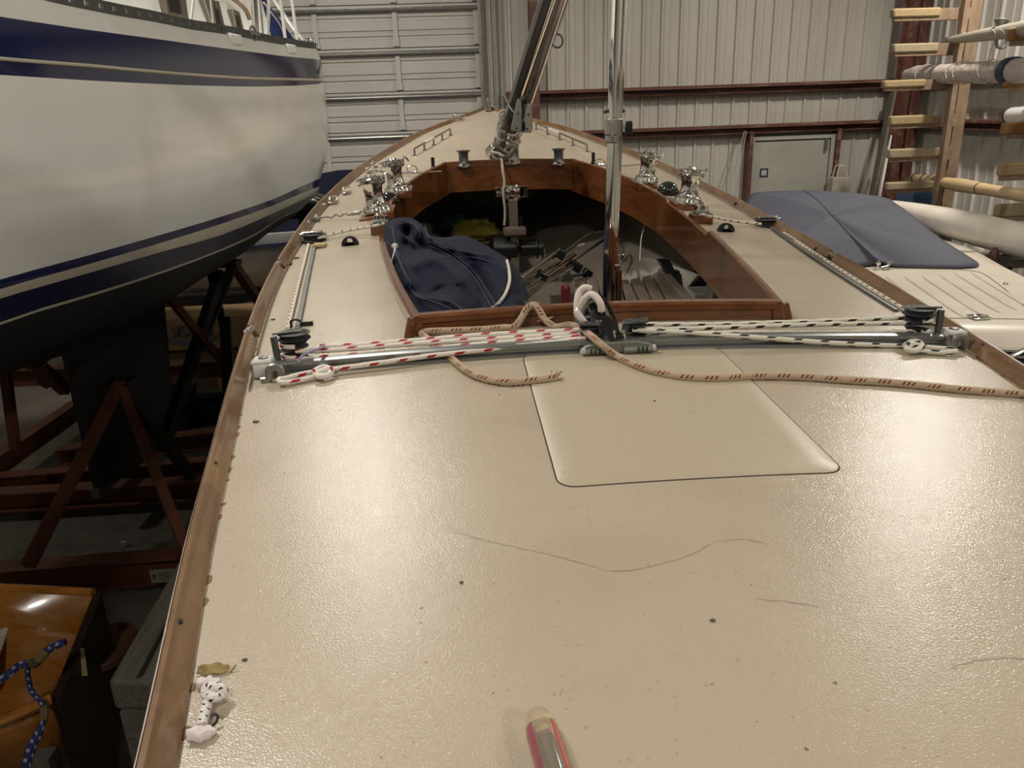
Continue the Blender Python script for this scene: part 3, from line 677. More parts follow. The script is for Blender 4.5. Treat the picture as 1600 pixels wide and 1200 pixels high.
# shroud plates and their lashed wires
for px, py, L in ((515, 318, .1), (536, 303, .09), (572, 270, .08), (580, 262, .08), (1010, 268, .1)):
    c = dk(px+6, py); mb = MB(); mb.box(c+Vector((0, 0, .006)), (L*.5, L*.8, .01)); mb.tube(spl([c+Vector((-.02, -.02, .01)), c+Vector((-.01, -.01, .035)), c+Vector((.015, .01, .035)), c+Vector((.025, .02, .012))]), .006, 6); bp(mb, 'chainplate', 'chrome', bevel=.002)
for a, b in (((578, 267), (690, 268)), ((930, 257), (1000, 257))):
    A, B = dk(*a, .03), dk(*b, .03); mb = MB(); mb.tube([A.lerp(B, i/8)+Vector((0, 0, -.01*math.sin(PI*i/8))) for i in range(9)], .006, 6)
    for t in (.05, .12): mb.tube([A.lerp(B, t), A.lerp(B, t+.05)], .011, 8)
    c = A.lerp(B, .6 if a[0] < 800 else .1); mb.tube([c+Vector((.03*math.cos(i*PI/6), 0, .012+.02*math.sin(i*PI/6))) for i in range(12)], .004, 6, closed=True)
    bp(mb, 'shroud_rod', 'steel')
A, B = dk(495, 341, .015), dk(566, 332, .03); mb = MB(); mb.tube([A.lerp(B, i/30)+Vector((0, .006*math.sin(i*1.3), .006*math.sin(i*1.1)*(1 if i > 8 else 0))) for i in range(31)], .004, 6)
mb.tube([A.lerp(B, .78), A.lerp(B, .95)], .009, 8); mb.ball(A, .018, 10, 6); bp(mb, 'lashed_wire', 'galv')
# chrome fitting let into the front coaming
c = at(801, 301, CF-.03); mb = MB(); q = []
for i in range(8):
    a = PI/8+PI/4*i; q.append(c+Vector((.068*math.cos(a)*1.1, 0, .05*math.sin(a)*1.05)))
mb.prism(q, (0, .012, 0)); mb.box(c+Vector((.07, .006, .005)), (.05, .012, .07)); ft = bp(mb, 'chrome_fitting', 'chrome', smooth=0, bevel=.003)
mb = MB(); mb.lathe([(.05, 0), (.046, .018), (.03, .024), (.026, .036), (.018, .038), (.016, .028), (0, .028)], c, (0, -1, 0), 24); mb.build('fitting_hub', K('chrome'), ft)
mb = MB()
for dz in (-.02, .005, .03): mb.lathe([(.0, .003), (.006, .002), (.006, 0)], c+Vector((.083, 0, dz)), (0, -1, 0), 8)
mb.build('fitting_holes', K('black'), ft)
c2 = at(779, 300, CF-.03); mb = MB(); mb.box(c2+Vector((0, .01, 0)), (.035, .02, .06)); mb.lathe([(.014, 0), (.014, .03), (.0, .03)], c2+Vector((0, 0, -.01)), (0, -1, 0), 12); mb.build('fitting_cheek', K('chrome'), ft, bevel=.004)

# jib sheet lead tracks along the side decks
trk = {}
for sd, pts in ((-1, ((487, 384), (474, 440), (457, 517))), (1, ((1212, 360), (1300, 420), (1408, 488)))):
    P = [dk(*p) for p in pts]; P = spl(P, 8); mb = MB(); R = []
    for p in P: R.append([on(p.x+dx+sd*-.014, p.y, h) for dx, h in ((-.007, 0), (-.007, .008), (.007, .008), (.007, 0))])
    mb.loft(R); trk[sd] = P; tr = bp(mb, 'jib_track', 'alud', smooth=0, bevel=.002)
c = dk(463, 511); mb = MB(); mb.tube(spl([c+Vector((-.012, 0, .0)), c+Vector((-.013, 0, .016)), c+Vector((.0, 0, .021)), c+Vector((.012, 0, .016)), c+Vector((.015, 0, .008))]), .0034, 6); mb.box(c+Vector((.03, 0, .008)), (.032, .01, .012)); bp(mb, 'track_stop', 'black', bevel=.003)

# ------------------------------------------------ traveller across the deck
YT = 1.668
def tp(x, h=0): y = YT+.028*(x/.78)**2; return Vector((x, y, ZD(x, y)+h))
tx0, tx1 = dk(430, 583).x, dk(1466, 535).x
mb = MB(); R = []
for i in range(41):
    x = tx0+(tx1-tx0)*i/40; p = tp(x); b = p.z-.004
    R.append([Vector((x, p.y+dy, z)) for dy, z in ((-.022, b), (-.022, p.z+.006), (-.011, p.z+.01), (-.011, p.z+.015), (-.018, p.z+.018), (-.018, p.z+.026), (-.012, p.z+.028), (.012, p.z+.028), (.018, p.z+.026), (.018, p.z+.018), (.011, p.z+.015), (.011, p.z+.01), (.022, p.z+.006), (.022, b))])
mb.loft(R); bp(mb, 'traveller_track', 'alu', smooth=30)
for sd, x, px in ((-1, tx0, 415), (1, tx1, 1490)):
    p = tp(x); c = Vector((x+sd*.02, p.y, p.z+.022)); mb = MB()
    mb.loft([[c+Vector((dx, dy, h)) for dx, dy in ((-.026, -.027), (.024, -.024), (.024, .024), (-.026, .027))] for h in (-.024, .01, .018)]) ; ec = bp(mb, 'end_cap', 'plast', bevel=.008)
    mb = MB(); mb.lathe([(.011, 0), (.011, .002), (.008, .003), (.0, .003)], c+Vector((0, 0, .018)), n=14); mb.build('cap_screw', K('alud'), ec)
    # stacked sheaves in a swivelling cage
    q = p+Vector((-sd*.045, .045, .026))
    mb = MB(); mb.bar(q+Vector((sd*.036, -.03, -.01)), q+Vector((sd*.042, -.02, .056)), .014, .011, up=(0, 1, 0)); mb.bar(q+Vector((sd*.044, -.02, .062)), q+Vector((-sd*.02, .0, .06)), .009, .005); mb.bar(q+Vector((sd*.04, -.02, .02)), q+Vector((-sd*.01, .0, .02)), .016, .006); mb.box(q+Vector((sd*.03, -.03, -.008)), (.03, .04, .012)); tc = bp(mb, 'sheave_cage', 'alud', smooth=30, bevel=.002)
    for h, r in ((-.004, .028), (.024, .03), (.043, .037)):
        mb = MB(); mb.lathe([(0, 0), (r, 0), (r, .002), (r*.82, .006), (r*.82, .009), (r, .013), (r, .015), (0, .015)], q+Vector((0, 0, h)), n=24); mb.build('sheave', K('rubber'), tc)
    mb = MB(); mb.bar(q+Vector((sd*.02, -.005, .0605)), q+Vector((-sd*.03, 0, .0605)), .009, .004); mb.build('cage_strap', K('chrome'), tc)
    # eye strap that holds the knotted end
    e = dk(430, 596) if sd < 0 else dk(1497, 547); mb = MB()
    mb.tube(spl([e+Vector((-.03, 0, .002)), e+Vector((-.014, 0, .006)), e+Vector((-.008, 0, .03)), e+Vector((.012, 0, .03)), e+Vector((.018, 0, .006)), e+Vector((.034, .0, .002))]), .0065, 8, flat=1.4); bp(mb, 'eye_strap', 'galv')
# traveller car
cx = dk(962, 548).x; p = tp(cx); car = MB(); y0 = p.y
car.loft([[Vector((cx+sx*w, y0+dy, p.z+h)) for sx, dy in ((-1, -.036), (1, -.036), (1, .036), (-1, .036))] for h, w in ((.003, .078), (.012, .084), (.02, .074), (.025, .045), (.027, .035))]); car = bp(car, 'traveller_car', 'cast', smooth=30, bevel=.005)
for sd in (-1, 1):
    mb = MB(); mb.tube([Vector((cx+sd*.012, y0-.038, p.z+.009)), Vector((cx+sd*.08, y0-.038, p.z+.009))], .008, 10); rc = mb.build('ball_race', K('cast'), car)
    for d in (.044, .054, .063):
        mb = MB(); mb.box((cx+sd*d, y0-.0475, p.z+.012), (.003, .003, .012)); mb.build('race_mark', K('black'), rc, smooth=0)
    mb = MB(); mb.lathe([(.0, 0), (.0085, 0), (.006, .006), (0, .006)], Vector((cx+sd*.079, y0-.04, p.z+.012)), (sd, -.4, .2), 10); mb.build('race_plug', K('plast'), car)
    mb = MB(); c = Vector((cx+sd*.05, y0+.022, p.z+.028))
    mb.bar(c+Vector((-sd*.024, 0, -.014)), c+Vector((-sd*.02, 0, .028)), .016, .010, up=(0, 1, 0)); mb.bar(c+Vector((-sd*.026, 0, .028)), c+Vector((sd*.03, 0, .032)), .022, .008); mb.bar(c+Vector((-sd*.02, 0, .004)), c+Vector((sd*.026, 0, .005)), .018, .005)
    ck = mb.build('car_cheek', K('alud'), car, bevel=.002)
    for d in (-.02, -.012, .02, .026):
        mb = MB(); mb.lathe([(.004, 0), (.0035, .003), (0, .004)], c+Vector((sd*d, -.004, .0345)), n=8); mb.build('cheek_bolt', K('chrome'), ck)
    for h in (-.012, .01):
        mb = MB(); mb.lathe([(0, 0), (.022, 0), (.022, .002), (.017, .005), (.017, .008), (.022, .011), (.022, .013), (0, .013)], c+Vector((sd*.006, .0, h)), n=20); mb.build('car_sheave', K('rubber'), ck)
for k in (-.011, .011):
    mb = MB(); mb.tube(spl([(cx+.008+k, y0-.016, p.z+.022), (cx+.006+k, y0-.02, p.z+.04), (cx+.006+k, y0-.014, p.z+.048), (cx+.006+k, y0-.006, p.z+.04), (cx+.008+k, y0-.008, p.z+.022)]), .0032, 8); mb.build('shackle_pin', K('chrome'), car)
# ================================================================ THINGS ON AND IN THE SAILBOAT
def one(mb, name, mat, label, cat, group=None, kind=None, **k):
    return tag(mb.build(name, K(mat) if isinstance(mat, str) else mat, **k), label, cat, group, kind)
# leaning boom: a polished tube with a grey sail track tube beside it
foot = on(-.035, 5.12, .0); tip = at(866, 0, 3.75); d = tip-foot; top = foot+d*1.75; n = d.normalized()
sdv = n.cross(Vector((0, 1, 0))).normalized(); sdv = -sdv if sdv.x > 0 else sdv
bo = thing('leaning_boom', 'thick polished metal boom leaning to the right above the fore deck', 'boom', foot)
mb = MB(); mb.tube([foot+d*.03+sdv*-.02, top+sdv*-.02], .044, 20); mb.build('polished_tube', K('chrome'), bo)
mb = MB(); mb.tube([foot+d*.06+sdv*.044, top+sdv*.038], .026, 14); mb.build('track_tube', K('alu'), bo)
mb = MB(); mb.box(foot+Vector((-.03, 0, .03)), (.1, .1, .06)); mb.bar(foot+d*.01, foot+d*.09, .085, .1); mb.bar(foot+d*.03+sdv*.1, foot+d*.1+sdv*.075, .03, .05); mb.build('boom_fitting', K('steel'), bo, bevel=.008)
c = at(867, 52, 4.03); mb = MB(); cc = at(871, 64, 4.0); mb.tube([cc+Vector((.026*math.cos(i*PI/9), 0, .03*math.sin(i*PI/9))) for i in range(18)], .0045, 6, closed=True); mb.ball(c, .014, 8, 6); mb.build('eye_ring', K('alud'), bo)
# rope wound round the boom
random.seed(5)
rp = []
u = n.orthogonal().normalized(); w = n.cross(u)
for i in range(170):
    t = i/169; a = t*2*PI*8+.5*math.sin(t*17); L = .05+.26*(.5-.5*math.cos(t*PI*3.0))+.02*math.sin(t*47)
    r = (.072+.016*math.sin(i*.9)*math.sin(i*.37)); rp.append(foot+d*L+sdv*.012+u*r*math.cos(a)*1.15+w*r*math.sin(a)*.95+(n*.03*math.cos(a)))
mb = MB(); mb.tube(rp, .009, 6)
one(mb, 'lashing_rope', 'ropegrey', 'grey rope wound in untidy turns round the foot of the leaning boom', 'rope')
# tail and frayed whisk that hang by the front coaming
a = at(783, 235, 5.0); mb = MB(); P = spl([a, at(785, 262, 4.93-.045), at(788, 285, 4.93-.05), at(786, 300, 4.93-.05), at(789, 330, 4.9), at(788, 352, 4.9)], 6); mb.tube(P, .0075, 6)
one(mb, 'halyard_tail', 'cord', 'thin pale line hanging over the front coaming past the chrome fitting', 'line')
mb = MB(); random.seed(2); a = at(786, 240, 5.02)
for k in range(26):
    e = a+Vector((random.uniform(-.1, .07), random.uniform(-.03, .06), 0)); e.z = ZD(e.x, min(e.y, 5))+random.uniform(.035, .06); mb.tube(spl([a, (a+e)/2+Vector((random.uniform(-.01, .03), 0, .02)), e], 3), .0045, 5)
one(mb, 'frayed_whisk', 'ropegrey', 'frayed grey rope tail spread at the foot of the leaning boom', 'rope')
# double sheave block hanging on the boom
c = at(817, 184, 4.42); bk = thing('hanging_block', 'polished metal halyard block hanging against the leaning boom', 'block', c)
for k in (-1, 1):
    mb = MB(); q = [(-.016, .1), (.016, .1), (.052, -.055), (.042, -.075), (-.042, -.075), (-.052, -.055)]
    R = Matrix.Rotation(.12, 3, 'Y') @ Matrix.Rotation(k*.12, 3, 'Z')
    pts = [c+R @ Vector((x*.62+k*.029, -.0, z)) for x, z in q]; mb.prism(pts, R @ Vector((0, .014, 0))); ch = mb.build('block_cheek', K('steel'), bk, smooth=0, bevel=.004)
    mb = MB()
    for x, z in ((0, .02), (0, -.055)): mb.lathe([(.008, 0), (.006, .004), (0, .005)], c+R @ Vector((x+k*.029, -.001, z)), (0, -1, 0), 10)
    mb.build('rivet', K('alud'), ch)
mb = MB(); mb.lathe([(0, -.009), (.045, -.009), (.04, 0), (.045, .009), (0, .009)], c+Vector((0, .012, -.028)), (1, 0, 0), 22); mb.box(c+Vector((.002, .012, .05)), (.016, .02, .1)); mb.build('sheave', K('black'), bk)
mb = MB(); mb.tube(spl([c+Vector((-.0, .02, .09)), c+Vector((.01, .01, .12)), c+Vector((.03, .02, .14)), c+Vector((.045, .03, .1)), c+Vector((.02, .02, .07))], 5), .006, 6); mb.tube(spl([c+Vector((-.1, .1, .14)), c+Vector((-.06, .03, .05)), c+Vector((-.03, .02, .02))], 5), .006, 6); mb.build('block_shackle', K('steel'), bk)
c = at(800, 190, 4.66); mb = MB(); R = Matrix.Rotation(.25, 3, 'Y')
mb.prism([c+R @ Vector((x, 0, z)) for x, z in ((-.02, .09), (.03, .1), (.04, -.05), (.02, -.085), (-.025, -.075))], (0, .04, 0)); one(mb, 'brown_block', wood('dark_wood', '#3A2416', '#2A190F', (20, 20, 4), .4, .3).m, 'brown wooden block lashed to the boom behind the polished block', 'block', bevel=.008)

# upright telescoping tube in the cockpit
px0, px1 = at(951, 480, 2.62), at(969, 0, 2.62); d = (px1-px0).normalized(); ft = px0-d*((px0.z-SOLE)/d.z); R_ = pix(px0)*11.0
po = thing('support_pole', 'upright chrome telescoping pole standing in the cockpit', 'pole', ft)
cl = at(959, 196, 2.62); tp_ = ft+d*3.2
mb = MB(); mb.lathe([(0, 0), (R_*2, 0), (R_*2, .008), (R_*1.1, .02), (R_, .02), (R_, (cl-ft).length+.0), (R_*.8, (cl-ft).length)], ft, d, 20); mb.build('lower_tube', K('chrome'), po)
mb = MB(); s = Vector((1, 0, 0)); mb.tube([cl-s*.003-d*.05, tp_-s*.003], R_*.78, 16); mb.build('upper_tube', K('chrome'), po)
mb = MB(); mb.tube([cl+s*.016-d*.02+Vector((0, -.006, 0)), tp_+s*.014], R_*.42, 12); mb.build('inner_rod', K('chrome'), po)
mb = MB(); q = cl-d*.01; mb.lathe([(R_*1.0, -.045), (R_*1.12, -.043), (R_*1.12, -.02), (R_*1.2, -.018), (R_*1.2, .03), (R_*1.0, .034)], q, d, 20); mb.box(q+Vector((-.012, -R_*1.15, .0)), (.012, .012, .05)); mb.bar(q+s*.02, q+s*.036, .02, .024); kb = mb.build('clamp_collar', K('steel'), po, bevel=.001)
mb = MB(); mb.bar(q+s*.034, q+s*.046, .02, .016); mb.bar(q+s*.05+d*.022, q+s*.052-d*.022, .012, .022); mb.box(q+s*.055, (.014, .014, .034)); mb.build('clamp_knob', K('black'), kb, bevel=.003)
mb = MB(); mb.ball(q+d*.055-s*.029, .0075, 8, 6); mb.ball(q+d*.055+s*.029, .0075, 8, 6); mb.build('clamp_pin', K('alud'), kb)
# chrome turnbuckle beside the pole
a, b = at(965, 500, 2.45), at(964.5, 388, 2.45); d2 = (b-a)
tb = thing('turnbuckle', 'short chrome turnbuckle standing beside the chrome pole', 'turnbuckle', a)
mb = MB(); mb.tube([a-d2*.9, a+d2*.72], .0075, 10); mb.tube([a+Vector((.011, 0, 0))-d2*.9, a+Vector((.011, 0, 0))+d2*.7], .004, 8); mb.lathe([(.0085, 0), (.01, .004), (.01, .016), (.006, .02)], a+d2*.7, d2, 12); mb.build('buckle_body', K('chrome'), tb)
mb = MB(); mb.tube([a+d2*.75, a+d2*1.08], [.005, .002], 8); mb.build('buckle_rod', K('steel'), tb)

# ---------------------------------------------------------------- folded navy cover
def closed_blob(out, cen, ydep, bulge, n=96, m=22, ridges=(), amp=.03):
    # front skin out to the silhouette, a back skin behind it: a bundle of cloth about 35 cm thick
    O = spl([Vector((x, y, 0)) for x, y in out], 12, closed=True); N = len(O); C0 = Vector((cen[0], cen[1], 0)); G = []
    for i in range(m+1):
        t = max(i/m, .02); row = []
        for k in range(N):
            p = C0.lerp(O[k], t); y = ydep(p.x, p.y)-bulge*math.sqrt(max(0, 1-t*t))
            for (rp, w, a) in ridges:
                dm = 1e9
                for q0, q1 in zip(rp, rp[1:]):
                    vx, vy = q1[0]-q0[0], q1[1]-q0[1]; L2 = vx*vx+vy*vy; s = max(0, min(1, ((p.x-q0[0])*vx+(p.y-q0[1])*vy)/L2)); dm = min(dm, math.hypot(p.x-q0[0]-vx*s, p.y-q0[1]-vy*s))
                y -= a*1.5*math.exp(-(abs(dm)/w)**1.3)*min(1, (1-t)*6)
            y -= amp*.4*math.sin(p.x*.11+1.7*math.sin(p.y*.07))*math.sin(p.y*.09+.5)*min(1, (1-t)*5)
            row.append(at(p.x, p.y, y))
        G.append(row)
    B = [[v+Vector((0, .38*(1-j/8)**.0*math.sin(PI/2*min(1, j/4)), -.10*min(1, j/4))) for v in G[m-int(m*max(0, j-3)/5)]] for j in range(1, 9)]
    return G+B
out = [(603, 352), (618, 341), (642, 341), (660, 352), (671, 367), (692, 371), (722, 368), (745, 376), (772, 391), (797, 407), (814, 432), (826, 466), (829, 520), (760, 530), (700, 530), (655, 524), (640, 486), (620, 446), (604, 410), (599, 376)]
yd = lambda x, y: 2.16+max(0, (505-y))/170*1.12+max(0, x-650)/180*.12
S1 = [(632, 345), (640, 372), (668, 388), (705, 398), (738, 424), (765, 462), (780, 505)]
S2 = [(612, 352), (622, 400), (640, 440), (652, 462), (700, 470), (726, 488), (730, 500)]
S3 = [(664, 352), (672, 372), (700, 388), (740, 395), (775, 405), (797, 425)]
S4 = [(716, 390), (740, 410), (752, 440), (756, 470), (740, 500)]
rid = [(S1, 10, -.09), (S2, 9, .05), (S3, 8, .05), (S4, 9, -.05), ([(612, 350), (640, 345), (655, 358), (648, 378), (632, 372)], 7, .07), ([(636, 360), (634, 378), (650, 392)], 8, -.1), ([(648, 415), (672, 402), (700, 412), (720, 440)], 12, .07), ([(690, 450), (665, 462), (640, 452)], 9, -.05), ([(758, 400), (790, 430), (806, 480)], 14, .05), ([(620, 410), (640, 462), (675, 498)], 7, -.05)]
nv = thing('folded_cover', 'navy canvas cover bundled in the port side of the cockpit', 'cover', at(720, 500, 2.5))
mb = MB(); mb.grid(closed_blob(out, (715, 445), yd, .22, ridges=rid), wrap=True); mb.build('cover_cloth', K('navycloth'), nv, smooth=180)
def onblob(px, py, lift=.0):
    O = spl([Vector((x, y, 0)) for x, y in out], 12, closed=True); a = math.atan2(py-445, px-715)
    R = min(O, key=lambda o: abs(math.remainder(math.atan2(o.y-445, o.x-715)-a, 2*PI))); L = math.hypot(R.x-715, R.y-445); t = min(.98, math.hypot(px-715, py-445)/L)
    y = yd(px, py)-.22*math.sqrt(1-t*t)
    for (rp, w, am) in rid:
        dm = 1e9
        for q0, q1 in zip(rp, rp[1:]):
            vx, vy = q1[0]-q0[0], q1[1]-q0[1]; L2 = vx*vx+vy*vy; s = max(0, min(1, ((px-q0[0])*vx+(py-q0[1])*vy)/L2)); dm = min(dm, math.hypot(px-q0[0]-vx*s, py-q0[1]-vy*s))
        y -= am*1.5*math.exp(-(abs(dm)/w)**1.3)*min(1, (1-t)*6)
    return at(px, py, y-.012-lift)
for path in (S2, S3, [(668, 378), (700, 392), (735, 418), (762, 455), (785, 496)], [(672, 384), (702, 399), (734, 425), (758, 462), (777, 498)], [(618, 352), (640, 348), (655, 360), (654, 376)], [(606, 378), (616, 392), (628, 420), (641, 452)], [(676, 408), (706, 402), (745, 403), (775, 412)], [(648, 462), (690, 476), (715, 490), (722, 499)]):
    P = spl([Vector((x, y, 0)) for x, y in path], 5); mb = MB(); mb.tube([onblob(p.x, p.y) for p in P], .0016, 5); mb.build('piping', K('seam'), nv)
P = spl([Vector((x, y, 0)) for x, y in ((792, 407), (795, 420), (796, 440), (788, 462), (772, 480), (750, 489), (730, 496))], 5)
mb = MB(); mb.tube([onblob(p.x, p.y, .008) for p in P], .0055, 6); mb.build('draw_cord', K('cord'), nv)
mb = MB(); P = spl([Vector((x, y, 0)) for x, y in ((618, 384), (616, 396), (612, 408), (613, 418))], 4); mb.tube([onblob(p.x, p.y, .004) for p in P], .004, 6); mb.ball(onblob(617, 385, .005), .012, 8, 6); mb.build('cord_end', K('cord'), nv)

# ---------------------------------------------------------------- inside the cockpit
g = thing('teak_grating', 'grey weathered teak slatted seat grating in the cockpit behind the chrome pole', 'grating', (.4, 3.7, SOLE))
GZ = 1.60
top = [(898, 437), (912, 433), (930, 432), (955, 435), (969, 437), (983, 437), (1001, 433), (1019, 428), (1029, 424)]
bot = [(897, 466), (926, 482), (944, 482), (962, 484), (980, 484), (1006, 485), (1027, 485), (1049, 484), (1074, 484)]
for (t0, t1, b0, b1) in zip(top[1:-1], top[2:], bot[1:-1], bot[2:]):
    A, B, C, D = atz(*t0, GZ), atz(*t1, GZ), atz(*b1, GZ), atz(*b0, GZ); k = .12
    q = [A.lerp(B, k), A.lerp(B, 1-k*.5), C+(C-B)*.25, D.lerp(C, k)+(D-A)*.25]; q[2] = D.lerp(C, 1-k*.5)+(C-B)*.25
    mb = MB(); mb.prism([q[3], q[2], q[1], q[0]], (0, 0, -.03)); mb.build('slat', K('slat'), g, smooth=0, bevel=.004)
A, D = atz(*top[0], GZ), atz(*bot[0], GZ); B, C = atz(*top[1], GZ), atz(*bot[1], GZ)
mb = MB(); mb.prism([D, C, B, A], (0, 0, -.03)); mb.build('slat', K('slat'), g, smooth=0, bevel=.004)
A, B = atz(1028, 421, GZ+.05), atz(1083, 484, GZ+.05); mb = MB(); mb.bar(A+Vector((.02, 0, -.04)), B+(B-A)*.2+Vector((.02, 0, -.04)), .04, .09); mb.build('edge_board', K('slat'), g, smooth=0, bevel=.004)
for y in (3.5, 3.85):
    mb = MB(); mb.box((.36, y, GZ-.06), (.5, .05, .06)); mb.box((.2, y, (SOLE+GZ-.09)/2), (.04, .05, GZ-.09-SOLE)); mb.box((.55, y, (SOLE+GZ-.09)/2), (.04, .05, GZ-.09-SOLE)); mb.build('bearer', K('slat'), g, smooth=0)
# black tray, carton, open box, lines and red things beyond the grating
def block(name, mat, label, cat, px, py, y, size, rot=0, bevel=.006, z=None):
    c = at(px, py, y); R = Matrix.Rotation(rot, 3, 'Z'); mb = MB(); h = c.z+size[2]/2-SOLE if z is None else size[2]
    zc = SOLE+h/2 if z is None else z; mb.box((c.x, c.y, zc), (size[0], size[1], h), R); return one(mb, name, mat, label, cat, smooth=0, bevel=bevel)
c = atz(1046, 424, 1.66); mb = MB(); e = atz(1112, 427, 1.66)
mb.prism([c+Vector((-.06, 0, .06)), c+Vector((-.0, 0, .06)), c+Vector((.03, 0, .0)), e+Vector((0, 0, .0)), e+Vector((0, 0, -.1)), c+Vector((.03, -.1, -.12))], (0, .05, 0)); mb.hexa([(c.x, c.y, SOLE), (e.x, e.y, SOLE), (e.x, e.y+.05, SOLE), (c.x, c.y+.05, SOLE), c+Vector((0, 0, -.04)), e+Vector((0, 0, -.04)), e+Vector((0, .05, -.04)), c+Vector((0, .05, -.04))])
one(mb, 'black_tray', 'black', 'black moulded tray standing beyond the teak grating', 'tray', smooth=0, bevel=.004)
block('carton', M_('grey_card', '#6C6860', .7).m, 'flat grey carton lying under the black tray', 'carton', 1076, 442, 3.98, (.2, .12, .05), -.25)
c = at(1098, 460, 3.5); bx = thing('parts_box', 'open white box of metal fittings beside the wooden bracket', 'box', (c.x, c.y, SOLE))
mb = MB(); hz = c.z+.02-SOLE
for x, y, w, d_ in ((-.06, 0, .008, .16), (.06, 0, .008, .16), (0, -.08, .128, .008), (0, .08, .128, .008)): mb.box((c.x+x, c.y+y, SOLE+hz/2), (w, d_, hz))
mb.box((c.x, c.y, SOLE+hz*.6), (.12, .16, .01)); mb.build('box_shell', M_('white_card', '#A8A498', .7).m, bx, smooth=0)
random.seed(9)
for k in range(7):
    mb = MB(); p = Vector((c.x+random.uniform(-.04, .04), c.y+random.uniform(-.06, .06), SOLE+hz*.85)); mb.tube([p+Vector((.02*math.cos(i), .02*math.sin(i), .004*math.sin(i*2))) for i in range(6)], .005, 6, closed=True); mb.build('metal_fitting', K('chrome'), bx)
p = at(1152, 481, 2.6); mb = MB(); mb.ball(p+Vector((.05, .0, -.06)), (.09, .08, .085), 16, 10); one(mb, 'red_fender', M_('red_vinyl', '#8E2330', .45).m, 'red round fender tucked beside the starboard coaming', 'fender')
p = at(1148, 458, 3.0); mb = MB(); mb.box(p+Vector((0, 0, -.03)), (.08, .06, .05)); mb.box(p+Vector((0.03, 0, .012)), (.05, .05, .03)); mb.box((p.x, p.y, (p.z-.05+SOLE)/2), (.05, .05, p.z-.05-SOLE)); one(mb, 'black_white_tool', 'plast', 'small white and black tool behind the red fender', 'tool', smooth=0, bevel=.006)
p = at(884, 470, 3.4); mb = MB(); mb.lathe([(.02, SOLE-p.z), (.022, .05), (.022, .06), (.016, .075), (.0, .075)], p, n=16); one(mb, 'red_bottle', M_('red_plastic', '#5E1A1C', .4).m, 'red plastic bottle standing left of the teak grating', 'bottle')
p = at(864, 484, 2.9); mb = MB(); mb.box((p.x, p.y, (p.z+SOLE)/2), (.12, .06, p.z-SOLE+.02)); one(mb, 'white_board', 'plast', 'small white board end just inside the aft coaming', 'board', smooth=0)
mb = MB(); c = at(852, 462, 3.6)
mb.tube([Vector((c.x+(.17+.01*(i//18))*math.cos(i*PI/9), c.y+.17*math.sin(i*PI/9), SOLE+.03+.0012*i+(.02 if i % 7 == 0 else 0))) for i in range(90)], .014, 8); one(mb, 'green_hose', M_('green_hose', '#12352C', .45).m, 'coil of dark green hose on the sole below the chrome tubes', 'hose')
# folded chrome cart
ct = thing('folding_cart', 'folded chrome tube cart with black clamps lying across the cockpit', 'cart', at(860, 450, 4.0))
Y0, Y1 = 3.6, 4.55
def yy(px): return Y0+(Y1-Y0)*(px-815)/(945-815)
def path(q, dy=0): return spl([at(x, y, yy(x)+dy) for x, y in q], 6)
for q, r, dy in (((( 800, 447), (817, 434), (868, 397)), .016, 0), (((800, 458.5), (822, 452), (847, 434), (897, 399)), .016, -.06), (((822, 459), (862, 434), (894, 416)), .011, -.1), (((830, 443), (845, 430), (872, 411)), .007, .02)):
    mb = MB(); mb.tube(path(q, dy), r, 10); mb.build('frame_tube', K('chrome'), ct)
mb = MB(); mb.tube(path(((880, 396), (887, 391), (908, 375), (926, 363.5), (938, 361), (952, 364), (963, 374), (973, 386), (974, 398), (971, 406))), .008, 8); mb.tube(path(((890, 413), (897, 407.5), (920, 391), (942, 376), (955, 367)), -.04), .009, 8); mb.tube(path(((952, 380), (964, 385), (967, 396), (965, 405)), .02), .006, 8); mb.build('loop_handle', K('steel'), ct)
for px, py in ((875, 396), (890, 410), (901, 417), (917, 428), (846, 432)):
    c = at(px, py, yy(px)-.05); mb = MB(); mb.box(c, (.05, .07, .05), Matrix.Rotation(.6, 3, 'Y')); mb.build('tube_clamp', K('black'), ct, bevel=.006)
mb = MB(); mb.tube(path(((876, 434), (884, 430), (893, 434), (888, 439), (878, 437)), 0), .014, 8); mb.tube(path(((885, 433), (915, 428))), .012, 8); mb.build('foot_lever', K('cast'), ct)
# upright post with a black spool
c = at(805, 420, 4.75); ps = thing('spool_post', 'wooden upright with a black spool in the dark of the cockpit', 'post', (c.x, c.y, SOLE))
zt = at(803, 312, 4.75).z; mb = MB(); mb.box((c.x, c.y, (SOLE+zt)/2), (.05, .05, zt-SOLE)); mb.build('timber_upright', K('slat'), ps, smooth=0, bevel=.003)
q = at(804, 361, 4.72); mb = MB(); mb.box(q, (.14, .08, .05)); mb.build('timber_cap', K('slat'), ps, smooth=0, bevel=.012)
q = at(790, 388, 4.8); mb = MB(); mb.lathe([(.0, -.16), (.03, -.16), (.03, -.1), (.05, -.1), (.085, -.07), (.09, .0), (.085, .07), (.05, .1), (.05, .19), (.07, .19), (.07, .2), (.05, .205), (.05, .225), (.07, .225), (.07, .235), (.04, .24), (0, .24)], q, (1, -.1, 0), 20); sp2 = mb.build('black_spool', K('black'), ps)
mb = MB(); mb.lathe([(.0, 0), (.022, 0), (.022, .05), (0, .055)], q+Vector((.2, -.03, -.01)), (.6, -1, 0), 10); mb.lathe([(.0, 0), (.016, 0), (.016, .04), (0, .04)], q+Vector((-.19, -.02, .02)), (-1, -.1, 0), 10); mb.build('spool_cap', K('chrome'), sp2)
